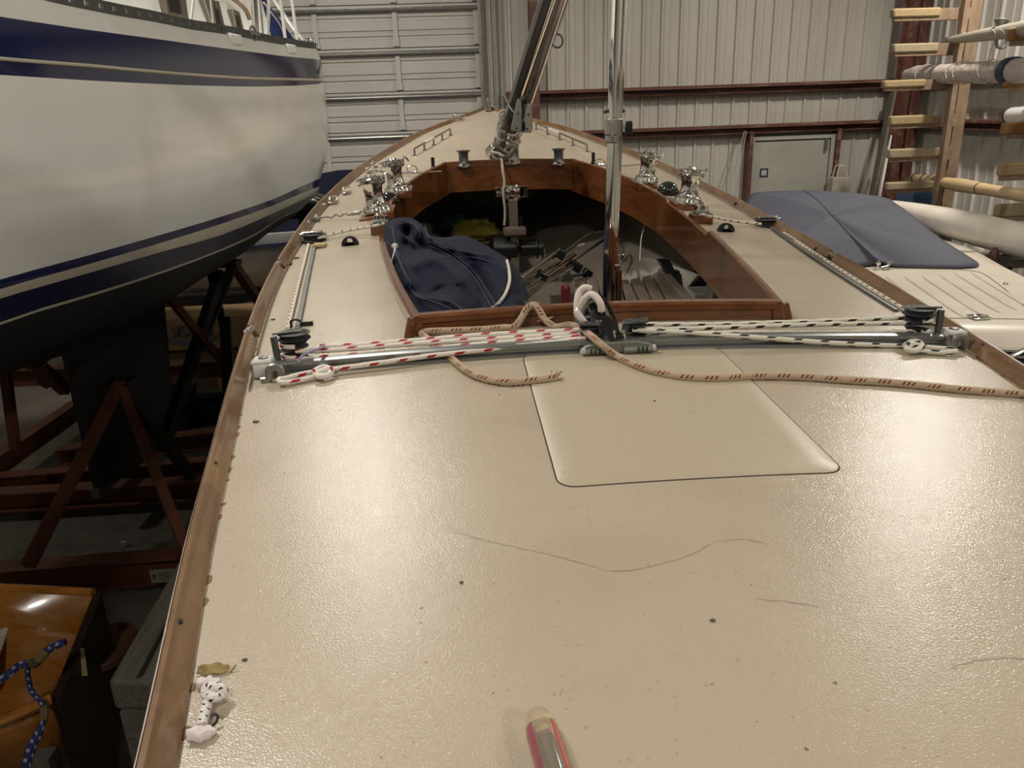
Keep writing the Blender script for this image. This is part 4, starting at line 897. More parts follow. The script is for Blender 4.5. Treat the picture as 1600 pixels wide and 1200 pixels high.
mb = MB(); mb.bar(at(794, 318, 4.82), at(795, 378, 4.82), .02, .02); mb.box(at(812, 352, 4.82), (.03, .03, .1)); mb.build('cleat_bracket', K('black'), ps, bevel=.004)
random.seed(4)
for px, py, y, col, lab, s in ((742, 360, 5.3, '#6E651C', 'yellow cloth bag lying in the dark cuddy behind the navy cover', (.16, .11, .075)), (713, 348, 5.45, '#10312A', 'dark green cloth bundle beside the yellow bag in the cuddy', (.12, .1, .07))):
    c = at(px, py, y); mb = MB(); mb.ball(c, s, 20, 12, fn=lambda d_: 1+.16*math.sin(d_.x*9+d_.z*5)*math.sin(d_.y*7+2)+.08*math.sin(d_.z*17)); one(mb, 'cloth_bag' if 'yellow' in lab else 'cloth_bundle', M_('cloth'+col, col, .8).m, lab, 'bag' if 'yellow' in lab else 'bundle')
mb = MB(); zc = at(742, 375, 5.3).z-.03; mb.box((-.42, 5.35, zc), (.9, .6, .05)); mb.box((-.42, 5.35, (SOLE+zc)/2), (.7, .5, zc-SOLE)); one(mb, 'cuddy_shelf', 'card', 'cardboard coloured shelf box below the yellow bag', 'box', smooth=0)
mb = MB(); P = spl([at(1005, 322, 4.5), at(1007, 350, 4.3), at(1002, 374, 4.2), at(1000, 408, 4.1)], 6); mb.tube(P, .004, 6); one(mb, 'thin_cord', 'cord', 'thin white cord hanging down under the starboard coaming', 'cord')

# ---------------------------------------------------------------- ropes on deck
def rope_on(pts, h, r, mat, name, label, cat='rope', n=6, sub=None, fixed=False):
    P = spl(pts, n); mb = MB(); mb.tube(P, r, 10); return one(mb, name, mat, label, cat)
r_ = .0058
def seat(px, py, h=0.0, r=.0068): return dk(px, py, r+h)
# long weathered line: end on the hatch, round the port coaming end, along the aft coaming, over it and off to starboard
hump = [at(786, 512, 1.84), at(803, 511, 1.83), at(815, 497, 1.84), at(823, 483, 1.85), at(833, 477, 1.85), at(842, 484, 1.84), at(852, 500, 1.82), at(868, 511, 1.79), at(888, 508, 1.76)]
pts = [seat(869, 590), seat(850, 593), seat(820, 596), seat(790, 597.5), seat(757, 592), seat(730, 580), seat(705, 560), seat(683, 541), at(664, 526, 1.83), at(659, 521, 1.86), at(666, 518, 1.87), at(690, 517, 1.85), at(725, 516, 1.845), at(760, 514.5, 1.842)]+hump
pts += [at(905, 512, 1.73), at(922, 524, 1.655), at(940, 539, 1.605), at(963, 556, 1.595), seat(1000, 573, .002), seat(1040, 585), seat(1080, 590.5), seat(1130, 591), seat(1180, 588), seat(1250, 589), seat(1320, 594), seat(1400, 599), seat(1500, 609), seat(1590, 615.5)]
yq = pts[-1].y-.02; wq = Wd(yq); zq = ZE(yq)-.012*wq
pts += [Vector((wq-.012, yq, zq+.022)), Vector((wq+.02, yq-.003, zq+.044)), Vector((wq+.044, yq-.006, zq+.03)), Vector((wq+.05, yq-.008, zq-.03)), Vector((wq+.056, yq-.012, zq-.2)), Vector((wq+.058, yq-.02, zq-.55))]
rt = rope_on(pts, 0, .0088, 'ropetan', 'weathered_rope', 'weathered tan rope wandering from the hatch lid across the traveller to the right')
mb = MB(); random.seed(1)
for (px, py, y) in ((833, 477, 1.85), (868, 590, None), (852, 500, 1.82)):
    c = at(px, py, y) if y else seat(px, py)
    for k in range(22): mb.tube([c+Vector((random.uniform(-.004, .004),)*3), c+Vector((random.uniform(-.02, .02), random.uniform(-.012, .012), random.uniform(-.006, .016)))], .0011, 4)
mb.build('frayed_strand', K('ropetan'), rt)
# control lines: three parts on each side running from end sheaves to the car, plus the knotted tail
def ctl(side, mat, label, name):
    car_l, car_r = (893, 1020); root = None; segs = []
    if side < 0:
        segs = [[at(500, 541, 1.735), at(560, 539, 1.73), at(650, 532, 1.73), at(760, 523, 1.725), at(905, 516, 1.705)],
                [at(462, 549, 1.715), at(520, 547, 1.715), at(650, 537, 1.71), at(760, 530, 1.71), at(912, 521, 1.70)],
                [at(462, 562, 1.70), at(520, 557, 1.70), at(650, 548, 1.695), at(760, 537, 1.695), at(912, 526, 1.69)]]
        tail = [at(915, 529, 1.675), at(800, 542, 1.66), at(680, 555, 1.655), at(600, 566, 1.645), at(520, 577, 1.64)]
        kn = [seat(520, 577, .002), seat(505, 574, .006), seat(493, 580, .008), seat(498, 588, .006), seat(514, 586, .005), seat(517, 577, .010), seat(503, 580, .012), seat(494, 586, .006)]
        loop = [seat(495, 580, .004), seat(470, 585, .004), seat(446, 591, .006), seat(436, 593, .008), seat(441, 598, .004), seat(465, 595, .001), seat(490, 589, .002), seat(505, 586, .004)]
    else:
        segs = [[at(1425, 496, 1.76), at(1300, 501, 1.745), at(1150, 506, 1.735), at(1060, 507, 1.72), at(985, 507, 1.705)],
                [at(1438, 505, 1.745), at(1300, 506.5, 1.73), at(1150, 511, 1.715), at(1060, 514, 1.71), at(988, 514, 1.70)],
                [at(1438, 518, 1.73), at(1300, 520, 1.71), at(1150, 520, 1.70), at(1060, 522, 1.695), at(990, 524, 1.69)]]
        tail = [at(988, 516, 1.675), at(1060, 519, 1.665), at(1150, 525, 1.655), at(1300, 536, 1.65), at(1415, 541, 1.665)]
        kn = [seat(1414, 540, .003), seat(1425, 534, .006), seat(1437, 536, .009), seat(1440, 543, .008), seat(1428, 548, .005), seat(1417, 545, .009), seat(1424, 538, .012), seat(1436, 541, .006)]
        loop = [seat(1438, 542, .004), seat(1465, 544, .005), seat(1488, 546, .007), seat(1492, 549, .005), seat(1470, 551, .001), seat(1445, 549, .002), seat(1425, 547, .004)]
    t = thing(name, label, 'rope', segs[0][2])
    for s in segs+[tail]:
        mb = MB(); mb.tube(spl(s, 6), r_, 10); mb.build('rope_part', K(mat), t)
    mb = MB(); mb.tube(spl(kn, 6), .0072, 10); mb.build('knot', K(mat), t)
    mb = MB(); mb.tube(spl(loop, 6), r_, 10); mb.build('knot_loop', K(mat), t)
    for k, hh in enumerate((.0575, .0315)):   # turns round the end sheaves
        p = tp(tx0 if side < 0 else tx1); q = p+Vector((-side*.045, .045, 0)); q.z = p.z+hh
        mb = MB(); mb.tube([q+Vector((side*.03*math.cos(a), .03*math.sin(a), 0)) for a in [PI*.55*(2*i/14-1) for i in range(15)]], r_, 8); mb.build('rope_turn', K(mat), t)
ctl(-1, 'ropered', 'red flecked white control lines on the port half of the traveller', 'control_line'); ctl(1, 'ropeblk', 'black flecked white control lines on the starboard half of the traveller', 'control_line')
mb = MB(); mb.tube(spl([at(505, 540, 1.72), at(500, 544, 1.70), at(485, 549, 1.68), at(472, 556, 1.67), at(466, 567, 1.66)], 5), .005, 6, flat=.5); one(mb, 'lashing_strap', M_('grey_purple_strap', '#77728A', .7).m, 'grey purple lashing tied round the port end sheaves', 'lashing')
# jib sheets lying along the side decks and led inboard
for sd in (-1, 1):
    P = [p+Vector((sd*.012, 0, 0)) for p in trk[sd]]; P = [on(p.x, p.y, .007) for p in P]
    mb = MB(); mb.tube(P, .006, 8)
    if sd < 0: b = [dk(497, 372, .02), dk(540, 361, .02), dk(585, 353, .045), dk(600, 349, .05)]
    else: b = [dk(1190, 350, .02), dk(1150, 346, .02), dk(1108, 338, .05), dk(1097, 335, .055), at(1086, 342, 3.53), at(1081, 360, 3.5), at(1080, 378, 3.5), at(1085, 392, 3.52), at(1098, 410, 3.55), at(1112, 424, 3.6)]
    mb.tube(spl(b, 5), .0055, 8)
    one(mb, 'jib_sheet', 'ropethin', ('thin flecked sheet along the port side deck to the port cam cleat' if sd < 0 else 'thin flecked sheet along the starboard side deck and over the coaming'), 'rope')
# mainsheet block tipped up on the car with the white sheet rove through
c = at(925, 497, 1.76); ax = Vector((.55, -.75, .25)).normalized()
ms = thing('mainsheet_block', 'large black mainsheet block tipped up on the traveller car', 'block', at(950, 530, 1.7))
u = ax.orthogonal().normalized(); w = ax.cross(u)
mb = MB(); mb.lathe([(.012, -.012), (.018, -.012), (.018, .012), (.012, .012)], c, ax, 24)
for r0, r1 in ((.036, .044),): mb.lathe([(r0, -.012), (r1, -.014), (r1-.004, 0), (r1, .014), (r0, .012), (r0, -.012)], c, ax, 28)
for k in range(7):
    a = 2*PI*k/7; e = u*math.cos(a)+w*math.sin(a); mb.bar(c+e*.016, c+e*.038, .006, .012, up=ax)
mb.build('sheave', K('alu'), ms)
b0 = at(958, 524, 1.66)
for k in (-1, 1):
    mb = MB(); mb.tube(spl([b0+ax*k*.012, c+(b0-c)*.45+ax*k*.02+Vector((.018, 0, .01)), c+ax*k*.02+Vector((.012, 0, .045)), c+ax*k*.018+Vector((-.01, 0, .05))], 5), .0045, 6, flat=1.6); mb.tube([c+ax*k*.016, b0+ax*k*.012], .003, 6); mb.build('block_strap', K('black'), ms)
mb = MB(); s_ = (at(965, 531, 1.645)-at(945, 498, 1.69)); h0 = at(943, 498, 1.69)
mb.loft([[h0+s_*t+Vector((dx*wd, -.0, 0))+Vector((0, dy*wd*.7, dz*wd)) for dx, dy, dz in ((-1, -.4, -.2), (1, -.4, .2), (1, .5, .6), (-1, .5, .3))] for t, wd in ((-.05, .009), (.15, .013), (.6, .0145), (.95, .0155), (1.05, .009))]); mb.build('swivel_body', K('black'), ms, bevel=.005, smooth=50)
sh = thing('main_sheet', 'thick white sheet rope looped through the tipped mainsheet block', 'rope', c)
mb = MB(); arc = [c+(u*math.cos(a)+w*math.sin(a))*.05+ax*-.004 for a in [math.radians(-40+i*15) for i in range(17)]]
low = min(arc, key=lambda p: p.z)
mb.tube(spl([at(940, 486, 1.72), at(938, 474, 1.72), at(930, 463, 1.73), at(921, 461, 1.74), at(912, 470, 1.75), at(906, 486, 1.76), at(905, 500, 1.76)], 6), .0088, 10); mb.build('rope_loop', K('sheet'), sh)
mb = MB(); mb.tube(spl([at(923, 452, 1.80), at(913, 450, 1.80), at(905, 458, 1.80), at(902, 472, 1.79), at(902, 486, 1.78), at(903, 495, 1.775)], 6), .0088, 10); mb.build('rope_loop', K('sheet'), sh)
mb = MB(); mb.tube(spl([at(900, 486, 1.72), at(906, 495, 1.715), at(914, 506, 1.71), at(922, 518, 1.70)], 5), .0085, 10); mb.build('rope_tail', K('sheet'), sh)

# ---------------------------------------------------------------- small things on the aft deck
c = dk(333, 1051, .006); lf = thing('dry_leaf', 'curled brown dry leaf lying near the port rail', 'leaf', c)
A = dk(310, 1054); B = dk(360, 1050); t = (B-A).normalized(); s = Vector((-t.y, t.x, 0)); L = (B-A).length
mb = MB(); G = []
for i in range(15):
    q = i/14; wd = .0066*math.sin(PI*min(1, .08+q*.92))**.6+.0004; G.append([A+t*(L*q)+s*(wd*k)+Vector((0, 0, .002+.006*(.25+.75*(k*.5+.5)**2)+.0012*math.sin(q*14))) for k in (-1, -.5, 0, .5, 1)])
mb.grid(G); mb.build('leaf_blade', K('leaf'), lf, solid=.0006)
mb = MB(); mb.tube([B, B+t*.003+Vector((0, 0, .003)), B+t*.006+s*.004+Vector((0, 0, .006))], .0009, 5); mb.build('leaf_stalk', K('leaf'), lf)
# knotted rope scrap
kt = thing('rope_scrap', 'short white knotted rope scrap with black flecks near the port rail', 'rope', dk(322, 1110))
def sq(px, py, h): return dk(px, py, h)
ropek = rope('scrap_rope', '#D2CDC8', '#202028', .0085, .2, 5).m
mb = MB(); mb.tube(spl([sq(315, 1134, .006), sq(320, 1112, .009), sq(327, 1092, .012), sq(332, 1080, .014)], 6), .0056, 12); mb.build('rope_shank', ropek, kt)
mb = MB(); mb.tube(spl([sq(320, 1084, .008), sq(330, 1074, .018), sq(346, 1076, .016), sq(348, 1086, .01), sq(334, 1090, .016), sq(322, 1086, .014), sq(324, 1074, .018), sq(340, 1072, .016)], 6), .0052, 12); mb.build('knot', ropek, kt)
mb = MB(); mb.ball(sq(313, 1147, .006), (.0145, .009, .007), 18, 10, fn=lambda d_: 1+.2*math.sin(d_.x*7+1)*math.sin(d_.y*6)); flf = M_('white_fluff', '#CFC5C2', .95).m; mb.build('frayed_end', flf, kt); mb = MB(); mb.ball(sq(323, 1067, .004), (.013, .008, .006), 14, 8, fn=lambda d_: 1+.2*math.sin(d_.x*9)); mb.build('frayed_end', flf, kt)
mb = MB(); mb.tube(spl([sq(329, 1136, .003), sq(338, 1128, .006), sq(340, 1119, .01), sq(335, 1116, .012), sq(330, 1119, .012)], 5), .0014, 6); mb.build('melted_whipping', K('rubber'), kt)
# screwdriver handle
a, b = dk(842, 1128, .014), dk(872, 1228, .014); t = (b-a).normalized(); L = .11
sc = thing('screwdriver', 'clear plastic screwdriver handle with red stripes at the near edge', 'screwdriver', a)
clear = Mat('clear_acetate', '#F0E4CC', .08); clear.b.inputs['Transmission Weight'].default_value = .82; clear.b.inputs['IOR'].default_value = 1.42
u = t.cross(Z).normalized(); w = u.cross(t); mb = MB(); R = []
for d_, r in [(-.0135*math.cos(q), .0138*math.sin(q)) for q in [.05, .3, .6, .9, 1.2, PI/2]]+[(.006, .0142), (.02, .0148), (L, .015)]:
    ring = []
    for k in range(36):
        a_ = 2*PI*k/36; rr = r*(1-(.06*max(0, math.cos(a_*6))**4 if d_ > .004 else 0)); ring.append(a+t*d_+u*rr*math.cos(a_)+w*rr*math.sin(a_))
    R.append(ring)
mb.loft(R); hd = mb.build('handle', clear.m, sc, smooth=50)
mb = MB(); mb.tube([a+t*.022, a+t*(L-.002)], .0045, 12); mb.build('shank', M_('dark_shank', '#3A1E22', .3).m, sc)
for ang, col in ((158, '#B03A2A'), (20, '#94505A'), (270, '#7A2A2A')):
    q = math.radians(ang); e = u*math.cos(q)+w*math.sin(q); f_ = t.cross(e); mb = MB(); R = []
    for d_ in (.009, .014, .03, L): R.append([a+t*d_+(e*math.cos(k)+f_*math.sin(k))*(.0153 if d_ > .01 else .0146) for k in (-.5, -.25, 0, .25, .5)]+[a+t*d_+(e*math.cos(k)+f_*math.sin(k))*.0128 for k in (.5, .25, 0, -.25, -.5)])
    mb.loft(R); mb.build('red_stripe', M_('stripe'+col, col, .25).m, hd)
# paint chips and grit
random.seed(12)
for (px, py, s, lab, nm) in ((400, 660, .007, 'dark grit flake beside the port rail below the traveller', 'grit_flake'), (426, 500, .007, 'small grey chip beside the port rail above the traveller', 'paint_chip'), (1114, 970, .004, 'dark paint chip on the right of the open aft deck', 'paint_chip'), (721, 911, .0035, 'dark speck in the middle of the aft deck', 'grit_flake'), (383, 1032, .004, 'sliver of dark grit above the dry leaf', 'grit_flake'), (463, 404, .012, 'brown leaf fragment beside the port track', 'leaf_fragment'), (453, 414, .014, 'dark curled scrap against the port rail', 'scrap')):
    c = dk(px, py); mb = MB(); q = [c+Vector((s*random.uniform(.7, 1.2)*math.cos(i*2*PI/5), s*random.uniform(.5, 1)*math.sin(i*2*PI/5), random.uniform(.0, .3*s))) for i in range(5)]; mb.prism(q, (0, 0, s*.3)); one(mb, nm, M_('grit', '#4A4438' if 'leaf' not in nm else '#7A6236', .8).m, lab, 'debris', smooth=0)
mb = MB(); c = dk(500, 386); mb.box(c+Vector((0, 0, .008)), (.05, .05, .014)); one(mb, 'wood_scrap', M_('pale_scrap', '#A08C68', .8).m, 'pale scrap of wood beside the port turning block', 'debris', bevel=.004)
# ================================================================ THE BIG YACHT ON THE LEFT
hd_ = math.radians(14.0); HX = Vector((-math.sin(hd_), -math.cos(hd_), 0)); HN = Vector((math.cos(hd_), -math.sin(hd_), 0)); HS = Vector((-2.06, 6.36, 0))
def hp(s, b, z): p = HS+HX*s+HN*b; return Vector((p.x, p.y, z))
Bs = hermite([(0, .0), (.03, .46), (.08, .70), (.16, .85), (.35, .96), (.7, 1.03), (1.4, 1.13), (2.4, 1.27), (3.6, 1.40), (5, 1.5), (6.5, 1.54), (9, 1.4), (11, .9), (12, .1)])
C_ = dict(
 railt=hermite([(0, -22), (130, 0), (247, 21), (358, 43), (412, 55), (481, 66), (520, 71)]),
 sheer=hermite([(0, -18), (81, 3), (146, 18), (227, 31), (310, 48), (358, 54), (412, 65), (480, 75), (520, 79)]),
 s1=hermite([(0, 26), (130, 45.5), (250, 61.6), (317, 71), (385, 80), (452, 88.6), (491, 92), (520, 94)]),
 c0=hermite([(0, 89.5), (130, 99), (260, 111), (390, 120), (481, 122.5), (520, 124)]),
 c1=hermite([(0, 95.5), (130, 105), (260, 116.5), (390, 125), (481, 126.5), (520, 127)]),
 s2=hermite([(0, 117), (162, 127), (325, 134), (422, 135), (497, 131), (520, 128)]),
 b0=hermite([(0, 436), (182, 388), (240, 375.5), (283, 354), (360, 343), (390, 322), (432, 311), (474, 289), (500, 279)]),
 b1=hermite([(0, 451), (214, 391), (240, 386), (360, 352), (432, 323), (474, 303), (500, 293)]),
 b2=hermite([(0, 466), (240, 398), (360, 362), (448, 324), (474, 312), (500, 302)]),
 k0=hermite([(0, 500.5), (240, 428), (300, 407), (360, 383), (402, 363), (432, 343), (470, 325), (500, 312)]),
 k1=hermite([(0, 505), (240, 431.5), (300, 410), (360, 386), (402, 366.5), (432, 345.5), (470, 327), (500, 314)]))
C_['b0'] = hermite([(0, 436), (120, 404), (240, 370), (360, 334), (432, 309), (474, 290), (500, 279)])
C_['b1'] = hermite([(0, 451), (120, 418), (240, 383), (360, 345), (432, 319), (474, 301), (500, 291)])
C_['b2'] = hermite([(0, 466), (120, 432), (240, 397), (360, 362), (432, 331), (474, 312), (500, 302)])
ROWS = [('sheer', .97, 0), ('s1', .99, 0), ('c0', 1.0, .0), ('c1', 1.0, .0), ('s2', 1.0, 0), ('m1', 1.0, .0), ('m2', .985, .02), ('b0', .93, .1), ('b1', .92, .11), ('b2', .905, .13), ('k0', .86, .3), ('k1', .855, .32)]
SS = [0, .002, .006, .012, .02, .03, .045, .065, .09, .115, .14, .19, .25, .32, .4, .5, .62, .76, .92, 1.1, 1.3, 1.55, 1.8, 2.1, 2.4, 2.7, 3.0, 3.3, 3.6, 3.9, 4.3, 5, 6, 7, 8, 9, 10, 11, 11.6, 12]
def rowz(name, s, b):
    f = C_[name]; p0 = hp(s, b, 2.5); z = 2.5
    lo, hi = .3, 4.5
    if p0.y < 2.45: return None
    for _ in range(40):
        z = (lo+hi)/2; q = pr(hp(s, b, z))
        if q[1] > f(q[0]): lo = z
        else: hi = z
    return z
def hullrow(name, k, s0):
    out = []; last = None; prev = None
    for s in SS:
        ss = s0+s*(12-s0)/12; b = Bs(max(0, s*1.0))*k; b = Bs(s)*k
        z = None if name in ('m1', 'm2') else rowz(name, ss, b)
        if z is None and name not in ('m1', 'm2'): z = last+(last-prev if last is not None and prev is not None else 0)*.3
        prev, last = last, z
        out.append((ss, b, z))
    return out
RW = [hullrow(*r) for r in ROWS]
iS2, iB0 = 4, 7
for i, t in ((5, .33), (6, .7)):
    RW[i] = [(s, b, RW[iS2][j][2]*(1-t)+RW[iB0][j][2]*t) for j, (s, b, z) in enumerate(RW[i])]
kl = RW[-1]
under = []
for fb, dz, ds in ((.80, .12, .05), (.62, .27, .2), (.4, .36, .35), (.12, .42, .5), (.0, .44, .55)):
    under.append([(s+ds*max(0, 1-s/6), Bs(SS[j])*fb, z-dz*min(1, .25+s/3.2)) for j, (s, b, z) in enumerate(kl)])
ALL = RW+under
yt = thing('yacht', 'large white yacht hull with glossy navy stripes raised on a red steel cradle', 'boat', (HS.x, HS.y, 0))
bm = MB(); mats = ['hullw', 'navy', 'cove', 'navy', 'hullw', 'hullw', 'hullw', 'navy', 'cove', 'bootn', 'cove'] + ['antif']*5
names = []
for m in mats:
    if m not in names: names.append(m)
for sd in (1, -1):
    for i in range(len(ALL)-1):
        bm.m = names.index(mats[i]); bm.grid([[hp(s, sd*b, z) for s, b, z in ALL[i]], [hp(s, sd*b, z) for s, b, z in ALL[i+1]]])
import bmesh
hullo = bm.build('hull', [K(n) for n in names], yt, smooth=50)
b_ = bmesh.new(); b_.from_mesh(hullo.data); bmesh.ops.remove_doubles(b_, verts=b_.verts, dist=.0008); bmesh.ops.recalc_face_normals(b_, faces=b_.faces); b_.to_mesh(hullo.data); b_.free(); hullo.data.set_sharp_from_angle(angle=math.radians(50))
mb = MB(); mb.grid([[hp(s, b, z) for s, b, z in RW[0]], [hp(s, 0, z+.03) for s, b, z in RW[0]], [hp(s, -b, z) for s, b, z in RW[0]]]); mb.build('deck', K('hullw'), yt)
# cove rub moulding along the stripe
mb = MB(); P = [hp(RW[2][j][0], RW[2][j][1]+.006, (RW[2][j][2]+RW[3][j][2])/2) for j in range(13, len(SS)-6)]; mb.tube(P, .0055, 8); mb.build('rub_moulding', K('cove'), yt)
# perforated toe rail
def zr(j): return RW[0][j][2]
rs = lin([(RW[0][j][0], RW[0][j][2]) for j in range(len(SS))]); rb = lambda s: Bs(s)*.97
hts = .04
def rail_seg(s0, s1):
    mb = MB(); s = s0; hole, gap = .026, .06
    top = []; n = int((s1-s0)/(hole+gap))
    for a0, a1, h0, h1 in [(s0, s1, 0, .012), (s0, s1, .029, hts)]:
        k = max(3, int((a1-a0)/.12)); R = []
        for i in range(k+1):
            q = a0+(a1-a0)*i/k; R.append([hp(q, rb(q)-.012, rs(q)+h0), hp(q, rb(q)+.002, rs(q)+h0), hp(q, rb(q)+.002, rs(q)+h1), hp(q, rb(q)-.012, rs(q)+h1)])
        mb.loft(R)
    for i in range(n+1):
        a = s0+i*(hole+gap); e = min(a+gap, s1); R = []
        for q in (a, e): R.append([hp(q, rb(q)-.012, rs(q)+.01), hp(q, rb(q)+.002, rs(q)+.01), hp(q, rb(q)+.002, rs(q)+.031), hp(q, rb(q)-.012, rs(q)+.031)])
        mb.loft(R)
    return mb.build('toe_rail', K('alud'), yt, smooth=0)
rail_seg(.12, 1.62); rail_seg(1.64, 6)
mb = MB(); q = .86
for s in (1.95, 1.05):
    mb = MB(); c = hp(s, rb(s)+.015, rs(s)-.02); mb.lathe([(.0, -.0), (.024, .0), (.026, .045), (.0, .05)], c-HN*.03, HN, 12); mb.bar(c+HX*.06, c-HX*.06, .03, .05); mb.build('rail_chock', K('hullw'), yt, bevel=.008)
c = hp(1.62, rb(1.62)+.0, rs(1.62)+.03); mb = MB(); mb.tube([c+HX*(.03*math.cos(a))+Z*(.035*math.sin(a)) for a in [i*PI/6 for i in range(12)]], .007, 6, closed=True); mb.bar(c+HX*-.05, c+HX*.06, .03, .02); mb.build('rail_block', K('galv'), yt)
# cabin side with framed windows and cockpit coaming
def onplane(px, py, b):     # where a line of sight meets the lengthwise plane b from the centreline
    d = ray(px, py); o = HS+HN*b; return CAM+d*((o-CAM).dot(HN)/d.dot(HN))
mb = MB(); R = []
for s in (.38, .42, .9, 2.2, 3.2, 4.2, 6):
    h = (.12, .3, .6, .6, .6, .6, .6)[(.38, .42, .9, 2.2, 3.2, 4.2, 6).index(s)]
    R.append([hp(s, .66, rs(s)-.05), hp(s, .62, rs(s)+h), hp(s, .52, rs(s)+h+.06), hp(s, -.52, rs(s)+h+.06), hp(s, -.62, rs(s)+h), hp(s, -.66, rs(s)-.05)])
mb.loft(R); mb.build('cabin', K('hullw'), yt, smooth=30)
gold = M_('brass_frame', '#857F70', .3, .8).m; dgl = M_('dark_glass', '#23211C', .08).m
for o4, c4 in (([(252, -30), (262, 24), (296, 32), (288, -30)], [(259, -26), (268, 20), (286, 25), (278, -26)]), ([(319, -2), (333, 40), (353, 44), (343, 1)], [(333, 12), (338, 38), (347, 40), (342, 14)]), ([(363, 13), (371, 46), (383, 50), (375, 18)], [(368, 24), (372, 44), (378, 46), (374, 25)])):
    P = [onplane(x, y, .68) for x, y in o4]; mb = MB(); mb.prism(P, HN*-.05); wf = mb.build('window_frame', gold, yt, smooth=0, bevel=.008)
    P = [onplane(x, y, .685) for x, y in c4]; mb = MB(); mb.prism(P, HN*-.03); mb.build('pane', dgl, wf, smooth=0, bevel=.004)
P = [onplane(x, y, .7) for x, y in ((356, -8), (372, 4), (384, 16), (390, 30))]; mb = MB(); mb.tube(spl(P, 4), .014, 8); mb.build('cabin_trim', K('ply'), yt)
# stanchions, pushpit, stern canvas
def onrail(px):   # point of the rail under this photo column
    return min([i*.01 for i in range(10, 300)], key=lambda s: abs(pr(hp(s, rb(s)-.03, rs(s)))[0]-px))
for n_, (p0, p1, bs, r) in enumerate((((297, 28), (303, -8), .0, .006), ((337, 33), (328, -20), .0, .012), ((401, 42), (396, -20), 0, .017), ((412, 48), (405, -20), 0, .007), ((418, 50), (421, -20), 0, .01), ((447, 56), (436, -20), 0, .01), ((466, 63), (453, -20), 0, .01))):
    s = onrail(p0[0]); A = hp(s, rb(s)-.03, rs(s)); Bq = at(p1[0], p1[1], A.y+.02)
    mb = MB(); mb.tube([A, Bq, Bq+(Bq-A)*.8], r, 8); mb.lathe([(r*2, 0), (r*2, .01), (r*1.2, .03)], A, Z, 10); mb.build('stanchion', K('chrome') if n_ in (1, 2, 3) else K('white'), yt)
P = [onplane(488, 74, .72), onplane(478, 66, .74), onplane(462, 48, .76), onplane(446, 26, .78), onplane(430, 2, .8), onplane(420, -16, .8)]; mb = MB(); mb.tube(spl(P, 5), .011, 8); mb.build('pushpit', K('white'), yt)
mb = MB(); q = [onplane(x, y, .5) for x, y in ((402, 60), (468, 72), (458, 58), (440, 32), (420, 6), (408, -22), (396, -22))]; mb.prism(q, -HN*.9); mb.build('stern_canvas', M_('blue_canvas', '#10285E', .7).m, yt, smooth=0, bevel=.01)
mb = MB(); mb.tube(spl([onplane(x, y, .51) for x, y in ((412, 4), (424, 20), (438, 40), (446, 62))], 5), .006, 6); mb.build('canvas_piping', K('cowhite'), yt)
c = onplane(486, 68, .66); k_ = 0
for k in range(3):
    mb = MB(); mb.lathe([(.0, -.02), (.018, -.015), (.022, 0), (.018, .015), (0, .02)], c+Vector((.03*k-.03, 0, .02*(k % 2))), Z, 10); mb.build('stern_light', K('chrome'), yt)
# skeg, rudder, propeller
def cl(s, z): return hp(s, 0, z)
zb = lin([(s, z) for s, b, z in under[-1]])
mb = MB(); R = []
for t in (0, .25, .5, .75, 1.0):
    z = zb(1.6)*(1-t)+.42*t; s_a = 1.10+.2*t; s_f = 2.12
    R.append([hp(s_a, 0, z+.08*(1-t)), hp((s_a+s_f)/2, .05, z+.04*(1-t)), hp(s_f, .03, z), hp(s_f, -.03, z), hp((s_a+s_f)/2, -.05, z+.04*(1-t))])
mb.loft(R); mb.build('rudder', K('antif'), yt, smooth=40)
mb = MB(); R = []
for t in (0, .4, 1.0):
    z = (zb(4.4)+.1)*(1-t)+.222*t; R.append([hp(3.6+.25*t, .0, z), hp(4.4, .12, z), hp(6.2, .14, z), hp(7.2-.3*t, 0, z), hp(6.2, -.14, z), hp(4.4, -.12, z)])
mb.loft(R); mb.build('keel', K('antif'), yt, smooth=40)
c = cl(2.3, zb(2.3)-.16); mb = MB(); mb.lathe([(.03, -.1), (.035, 0), (.02, .06), (0, .07)], c, -HX, 12)
for k in range(3):
    a = k*2*PI/3+.5; e = HN*math.cos(a)+Z*math.sin(a); f_ = HX.cross(e); mb.prism([c+e*.02-f_*.02, c+e*.14-f_*.05, c+e*.17, c+e*.14+f_*.05, c+e*.02+f_*.02], HX*.012)
mb.build('propeller', M_('bronze', '#5A2E1E', .4, .6).m, yt, smooth=40)

# ---------------------------------------------------------------- red steel cradle under the yacht
cr = thing('steel_cradle', 'red oxide steel cradle of beams and angled legs under the yacht', 'cradle', (-2.6, 4.2, 0))
def beam(a, b, w, h, nm='beam'):
    mb = MB(); a, b = Vector(a), Vector(b); t = (b-a).normalized(); x = t.cross(Z).normalized()
    for k in (-1, 1): mb.bar(a+Z*(k*(h/2-.006)), b+Z*(k*(h/2-.006)), w, .012)
    mb.bar(a, b, .01, h-.02); mb.build(nm, K('redsteel'), cr, smooth=0)
def fz(px, py, z): return atz(px, py, z)
a, b = fz(0, 906, .14), fz(318, 880, .14); dd = b-a; beam(a-dd*.6, b+dd*.15, .12, .16)
a, b = fz(0, 782, .14), fz(322, 762, .14); dd = b-a; beam(a-dd*.6, b+dd*.3, .12, .14)
a, b = fz(0, 754, .14), fz(100, 746, .14); dd = b-a; beam(a-dd*1, b+dd*3.0, .1, .12)
a, b = fz(230, 697, .14), fz(340, 684, .14); dd = b-a; beam(a-dd*1.2, b+dd*.6, .12, .14)
a, b = fz(0, 722, .2), fz(104, 650, .2); dd = b-a; beam(a-dd*.5, b+dd*.2, .1, .14)
